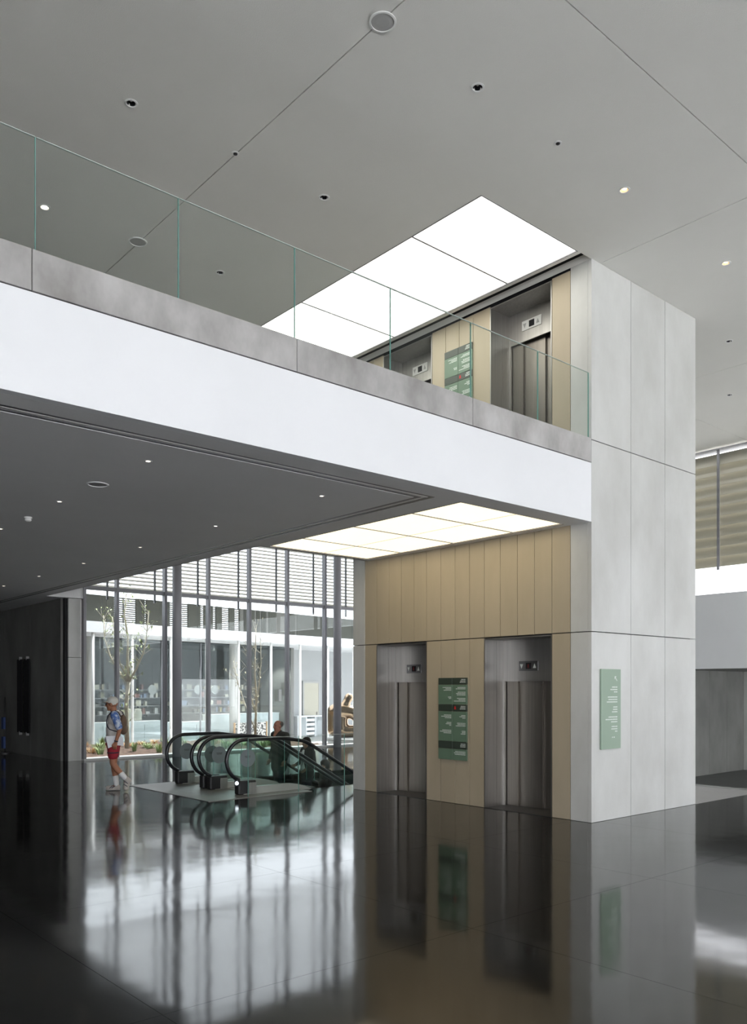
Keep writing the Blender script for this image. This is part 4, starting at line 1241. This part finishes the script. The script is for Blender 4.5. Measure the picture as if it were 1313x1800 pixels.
tree((15.14, 23.41, 0.0), 'slender pale multi stemmed tree with few straw coloured leaves', [
    ('trunk', [P(0, -0.1), P(0.03, 0.8), P(0.05, 1.6), P(0.0, 2.4), P(0.02, 3.2), P(0.05, 3.9)], 0.05, 0.010),
    ('branch', [P(0.04, 1.0), P(-0.15, 1.6, 0.1), P(-0.25, 2.4, 0.1), P(-0.28, 3.2, 0.1)], 0.028, 0.007),
    ('branch', [P(0.04, 1.2), P(0.15, 1.9, -0.1), P(0.22, 2.7, -0.1), P(0.2, 3.5, -0.1)], 0.028, 0.007),
    ('branch', [P(0.0, 0.5), P(-0.35, 1.3, 0.2), P(-0.62, 2.1, 0.2), P(-0.72, 2.7, 0.2)], 0.022, 0.006)], leaf_dry, 200, 0.04)

# bronze sculpture on a plinth
pl = thing('plinth', (18.9, 22.7, -0.16), 'low round pale stone plinth under the bronze sculpture', 'plinth')
cyl('drum', 18.9, 22.7, -0.149, 0.06, 1.0, light_stone, pl, 40)
cyl('top_slab', 18.9, 22.7, 0.061, 0.10, 1.03, light_stone, pl, 40)
sc_ = thing('sculpture', (18.9, 22.7, 0.128), 'polished bronze abstract sculpture of rounded forms on a plinth in the courtyard', 'sculpture', local=True)
P2 = lambda a, z, d=0.0: (rx * a + 0.656 * d, ry * a + 0.755 * d, z)
blob('bronze_form', [('c', P2(-0.75, 0.92), 0.26, P2(-0.45, 0.92), 0.29), ('c', P2(-0.45, 0.92), 0.28, P2(-0.15, 0.88), 0.24), ('c', P2(-0.42, 1.05), 0.17, P2(-0.30, 1.28), 0.145), ('c', P2(-0.30, 1.28), 0.145, P2(-0.24, 1.40), 0.165),
                     ('c', P2(-0.50, 0.75), 0.22, P2(-0.50, 0.25), 0.25), ('c', P2(-0.55, 0.20), 0.23, P2(0.1, 0.20), 0.22), ('c', P2(-0.1, 0.85), 0.23, P2(0.25, 0.62), 0.24), ('c', P2(0.25, 0.62), 0.24, P2(0.35, 0.2), 0.24), ('c', P2(-0.78, 0.9), 0.22, P2(-0.80, 0.22), 0.2)], bronze, sc_, 0.03, 8)

# ------------------------------------------------------------------ wing across the courtyard (turned 9.5 degrees)
FW = (11.194, 28.035, 0)
wing = thing('museum_wing', FW, 'low wing across the courtyard with white fascia, thin columns and louvered parapet', 'building', rotz=R(9.5), local=True)
ZG = -0.55
for i in range(11):
    s0 = -2.3 + i * 3.5
    if s0 > 28: break
    box('fascia_panel', s0 + 0.004, s0 + 3.496, 0.0, 0.25, 3.80, 4.18, white_plaster, wing)
box('roof_slab', -2.3, 31, 0.25, 9.0, 3.85, 4.15, white_plaster, wing)
box('soffit', -2.3, 31, 0.25, 2.0, 3.78, 3.849, white_plaster, wing)
for s in (-1.3, 0.46, 2.05, 3.75, 5.45, 7.11, 8.93, 10.69, 12.5, 14.3):
    cyl('slim_column', s, 0.13, ZG, 3.80, 0.055, white_trim if s not in () else alu, wing, 14)
for s in (1.44, 8.45):
    cyl('concrete_column', s, 2.0, ZG, 3.78, 0.20 if s < 5 else 0.17, concrete, wing, 24)
# shop glass front and its mullions
sg = [-2.2, -1.0, 1.0, 3.0, 5.0, 7.0, 9.0, 11.0, 12.4]
for i in range(len(sg) - 1):
    box('shop_pane', sg[i] + 0.02, sg[i + 1] - 0.02, 2.42, 2.44, ZG + 0.05, 3.77, g_shop, wing)
    box('shop_mullion', sg[i] - 0.02, sg[i] + 0.02, 2.39, 2.47, ZG, 3.78, alu, wing)
box('shop_floor', -2.3, 12.4, 2.3, 9.0, ZG - 0.2, ZG + 0.02, concrete_dark, wing)
box('shop_back_wall', -2.3, 12.4, 7.0, 7.2, ZG, 3.78, shop_dark, wing)
box('shop_end_wall', 12.4, 12.6, 2.42, 7.2, ZG, 3.78, concrete_dark, wing)
box('shop_end_wall', -2.5, -2.3, 2.42, 7.2, ZG, 3.78, shop_dark, wing)
box('shop_ceiling', -2.3, 12.4, 2.47, 7.2, 3.74, 3.779, shop_dark, wing)
# parapet: dark panels, see-through slat bays, paler strips
z0, z1 = 4.19, 5.22
slat_bays = [(1.82, 2.76), (3.15, 3.22), (4.30, 4.57), (4.86, 5.18), (5.80, 5.98), (6.22, 6.30), (6.44, 6.60), (6.92, 7.30), (7.60, 7.86)]
pale = [(7.90, 8.12), (8.36, 8.48), (8.72, 8.83), (9.02, 9.12), (9.40, 9.55), (10.0, 10.75), (11.2, 11.3)]
edges = sorted([(a, b, 's') for a, b in slat_bays] + [(a, b, 'p') for a, b in pale])
pos = -2.3
for a, b, k in edges + [(20.0, 20.0, 'e')]:
    while pos < a - 0.01:
        e = min(a, pos + 1.9)
        box('parapet_panel', pos + 0.004, e - 0.004, 0.92, 1.0, z0, z1, band_m, wing)
        pos = e
    if k == 's':
        for q_ in range(13):
            zz = z0 + 0.02 + q_ * 0.079
            box('parapet_slat', a, b, 0.93, 0.98, zz, zz + 0.040, band_m, wing)
        pos = b
    elif k == 'p':
        box('parapet_panel', a + 0.003, b - 0.003, 0.94, 1.0, z0, z1, band_l, wing)
        pos = b
for s in (1.97, 2.27):
    box('parapet_post', s - 0.025, s + 0.025, 1.0, 1.06, z0, z1, alu, wing)
# white end block with door on the right
shaded_white = mat('white_render_shaded', (0.40, 0.41, 0.415), 0.7)  # white wall, its colour darkened for the deep shade under the soffit
box('white_block_wall', 12.62, 20, 3.6, 3.9, ZG, 3.78, shaded_white, wing)
box('white_block_joint', 12.62, 20, 3.59, 3.601, 2.35, 2.365, grey_disc, wing)
box('white_block_return', 12.62, 12.85, 2.75, 3.6, ZG, 3.78, shaded_white, wing)
dr = box('door_leaf', 14.45, 15.5, 3.54, 3.585, ZG, 2.12, door_cream, wing)
for a, b, c_, d in ((14.36, 14.45, ZG, 2.22), (15.5, 15.59, ZG, 2.22), (14.45, 15.5, 2.12, 2.22)):
    box('door_frame', a, b, 3.53, 3.59, c_, d, grey_disc, wing)
box('door_handle', 15.35, 15.38, 3.49, 3.54, 0.5, 0.65, alu, dr)

# furniture and goods inside the shop, each its own thing (placed in the wing's frame)
MW = Matrix.Translation(Vector(FW)) @ Matrix.Rotation(R(9.5), 4, 'Z')


def wthing(name, s, t_, z, label, cat, group=None):
    p = MW @ Vector((s, t_, z))
    return thing(name, tuple(p), label, cat, group, rotz=R(9.5), local=True)


def wmesh(o_box):
    return o_box


def counter(s0, s1, t0, t1, z0_, z1_, n, label, drawers=False):
    t = wthing('counter', (s0 + s1) / 2, (t0 + t1) / 2, z0_, label, 'counter')
    hw, hd, hh = (s1 - s0) / 2, (t1 - t0) / 2, z1_ - z0_
    box('body', -hw, hw, -hd + 0.03, hd, 0, hh - 0.04, shop_white, t)
    box('top', -hw - 0.02, hw + 0.02, -hd, hd, hh - 0.04, hh, shop_white, t)
    rows_ = 4 if drawers else 3
    for i in range(n):
        a = -hw + (2 * hw) * i / n; b = -hw + (2 * hw) * (i + 1) / n
        for r_ in range(rows_):
            c0 = 0.06 + (hh - 0.14) * r_ / rows_; c1 = 0.06 + (hh - 0.14) * (r_ + 1) / rows_
            box('drawer' if drawers else 'shelf_front', a + 0.02, b - 0.02, -hd, -hd + 0.029, c0 + 0.02, c1 - (0.0 if drawers else 0.06), shop_white, t)
    return t


ZF = ZG + 0.02
counter(1.6, 5.4, 2.8, 3.4, ZF, 0.52, 4, 'long low white shop counter behind the tall forked tree')
counter(5.5, 8.0, 2.9, 3.5, ZF, 0.42, 3, 'low white slatted shop counter between the tote bags and the tall drawers')
counter(8.05, 12.2, 3.0, 3.6, ZF, 0.70, 3, 'tall white shop drawer unit behind the slender tree', True)
t = wthing('storage_cabinet', 13.95, 3.0, ZG, 'white open drawer cabinet in front of the cream door', 'cabinet')
box('body', -0.95, 0.95, 0.0, 0.45, 0, 1.0, shop_white, t)
box('top', -0.98, 0.98, -0.45, 0.46, 1.0, 1.05, shop_white, t)
for k in range(4):
    box('drawer', -0.30, 0.25, -0.42, 0.0, 0.12 + k * 0.22, 0.25 + k * 0.22, shop_white, t)
box('side_panel', -0.36, -0.32, -0.44, 0.0, 0, 1.0, shop_white, t)
box('side_panel', 0.27, 0.31, -0.44, 0.0, 0, 1.0, shop_white, t)
box('side_panel', -0.95, -0.91, -0.44, 0.0, 0, 1.0, shop_white, t)
box('side_panel', 0.91, 0.95, -0.44, 0.0, 0, 1.0, shop_white, t)

# wall shelves with goods
shelf_names = ('lowest', 'second', 'third', 'top')
for k, z in enumerate((0.75, 1.10, 1.45, 1.80)):
    t = wthing('wall_shelf', 4.2, 4.6, z, 'long dark wall shelf in the shop, ' + shelf_names[k] + ' of four', 'shelf')
    box('board', -3.6, 7.6, -0.16, 0.16, -0.03, 0, steel_dark, t)
    for s in (-3.5, -1.0, 1.6, 4.4, 7.5):
        box('bracket', s - 0.015, s + 0.015, -0.10, 0.14, -0.12, -0.031, steel_dark, t)
good_cols = [mat('goods_%d' % i, c_, 0.7) for i, c_ in enumerate(((0.36, 0.34, 0.27), (0.36, 0.31, 0.15), (0.22, 0.11, 0.10), (0.12, 0.16, 0.25), (0.42, 0.42, 0.42), (0.18, 0.18, 0.14), (0.45, 0.43, 0.36), (0.10, 0.10, 0.10)))]
for k, z in enumerate((0.75, 1.10, 1.45, 1.80)):
    s = 0.7
    while s < 11.6:
        wd = random.uniform(0.08, 0.28); hg = random.uniform(0.10, 0.28)
        if random.random() < 0.62:
            p = MW @ Vector((s + wd / 2, 4.6, z + hg / 2))
            o = bpy.data.objects.new('boxed_goods', box_mesh(round(wd, 2), 0.16, round(hg, 2), 0.004, random.choice(good_cols)))
            COL.objects.link(o); o.location = p; o.location.z = z + round(hg, 2) / 2; o.rotation_euler = (0, 0, R(9.5)); ORG[o.name] = p
            tag(o, 'small boxed article standing on a dark shop shelf', 'merchandise', 'goods on the shop shelves')
        s += wd + random.uniform(0.03, 0.22)
for s, col_ in ((4.70, 'speckled'), (7.02, 'first plain'), (7.95, 'second plain')):
    t = wthing('hanging_disc', s, 2.62, 1.79, {'speckled': 'speckled pale disc hanging in the shop window above the tote bags', 'first plain': 'mottled grey disc hanging in the shop window beside a mullion', 'second plain': 'plain grey disc hanging in the shop window beside the concrete column'}[col_], 'disc')
    vs = [(0.20 * math.cos(2 * math.pi * k / 28), 0.20 * math.sin(2 * math.pi * k / 28)) for k in range(28)]
    prism('disc', vs, 'y', -0.01, 0.01, grey_disc, t)
    tube('wire', [(0, 0, 0.20), (0, 0, 1.93)], 0.003, alu, t, 4)
for s, d in ((4.24, 0), (3.84, 0.1)):
    t = wthing('tote_bag', s, 2.95 + d, 0.54, 'off white canvas tote bag standing ' + ('in front in the shop window' if d == 0 else 'behind another bag in the shop window'), 'bag')
    blob('bag_body', [('e', (0, 0, 0.25), (0.20, 0.06, 0.26)), ('c', (-0.16, 0, 0.05), 0.045, (0.16, 0, 0.05), 0.045), ('c', (-0.14, 0, 0.45), 0.03, (0.14, 0, 0.45), 0.03)], canvas, t, 0.02, 2)
    tube('handle', [(-0.09, 0, 0.44), (-0.07, 0, 0.66), (0, 0, 0.80), (0.07, 0, 0.66), (0.09, 0, 0.44)], 0.013, canvas, t, 6)
pn = wthing('speckled_board', 9.1, 1.6, ZG, 'speckled black and white board with orange edge by the slender tree', 'board')
speck = mat('speckle', (0.05, 0.05, 0.05), 0.6, col2=(0.75, 0.73, 0.68), scale=13, lo=0.48, hi=0.52)
box('panel', -0.9, 0.9, -0.03, 0.03, 0.05, 0.90, speck, pn, 0.01)
box('edge_trim', -0.97, -0.905, -0.04, 0.04, 0.0, 0.92, dry_m, pn)
box('edge_trim', 0.905, 0.97, -0.04, 0.04, 0.0, 0.92, dry_m, pn)
# spot lamps under the shop ceiling
for i, s_ in enumerate((2.2, 4.2, 6.2, 8.2, 10.2, 11.6)):
    t = wthing('shop_spot_lamp', s_, 3.0, 3.74, 'small lit spot lamp under the shop ceiling across the courtyard', 'spot lamp', 'spot lamps in the shop')
    tube('stem', [(0, 0, 0), (0, 0, -0.12)], 0.012, white_trim, t, 8)
    lathe('shade', [(0.02, -0.10), (0.05, -0.14), (0.055, -0.22), (0.05, -0.225), (0.045, -0.15)], white_trim, t, (0, 0, 0), 16, cap=False)
    lathe('bulb', [(0.01, -0.15), (0.035, -0.18), (0.02, -0.21)], glow_white, t, (0, 0, 0), 12)
    ld = bpy.data.lights.new('spot_beam', 'SPOT'); ld.energy = 500; ld.spot_size = R(110); ld.spot_blend = 0.6; ld.shadow_soft_size = 0.05; ld.color = (1, 0.96, 0.9)
    lo_ = bpy.data.objects.new('spot_beam', ld); COL.objects.link(lo_); lo_.parent = t; lo_.location = (0, 0, -0.24)
# framed notices on the grey end wall
for s, w_, z, hh in ((12.05, 0.30, 1.5, 0.62), (11.55, 0.2, 1.25, 0.55)):
    t = wthing('wall_notice', s, 2.30, z, ('larger' if w_ > 0.25 else 'smaller') + ' dark framed notice on the shop glass beside the white wall', 'notice')
    box('frame', -w_ / 2, w_ / 2, -0.02, 0.02, 0, hh, steel_dark, t, 0.005)
    box('sheet', -w_ / 2 + 0.03, w_ / 2 - 0.03, -0.026, -0.0205, 0.03, hh - 0.03, concrete_dark, t)

# hanging figure of glass and blue paper at the dark corridor's edge
ho = thing('display_stand', (7.62, 24.75, 0), 'dim slender stand with blue printed cards by the corridor wall', 'stand')
cyl('base', 7.62, 24.75, 0.0, 0.03, 0.2, steel_dark, ho, 20)
cyl('pole', 7.62, 24.75, 0.031, 1.6, 0.02, steel_dark, ho, 10)
for z in (0.15, 0.70):
    box('card', 7.54, 7.60, 24.62, 24.80, z, z + 0.33, blue_thing, ho)
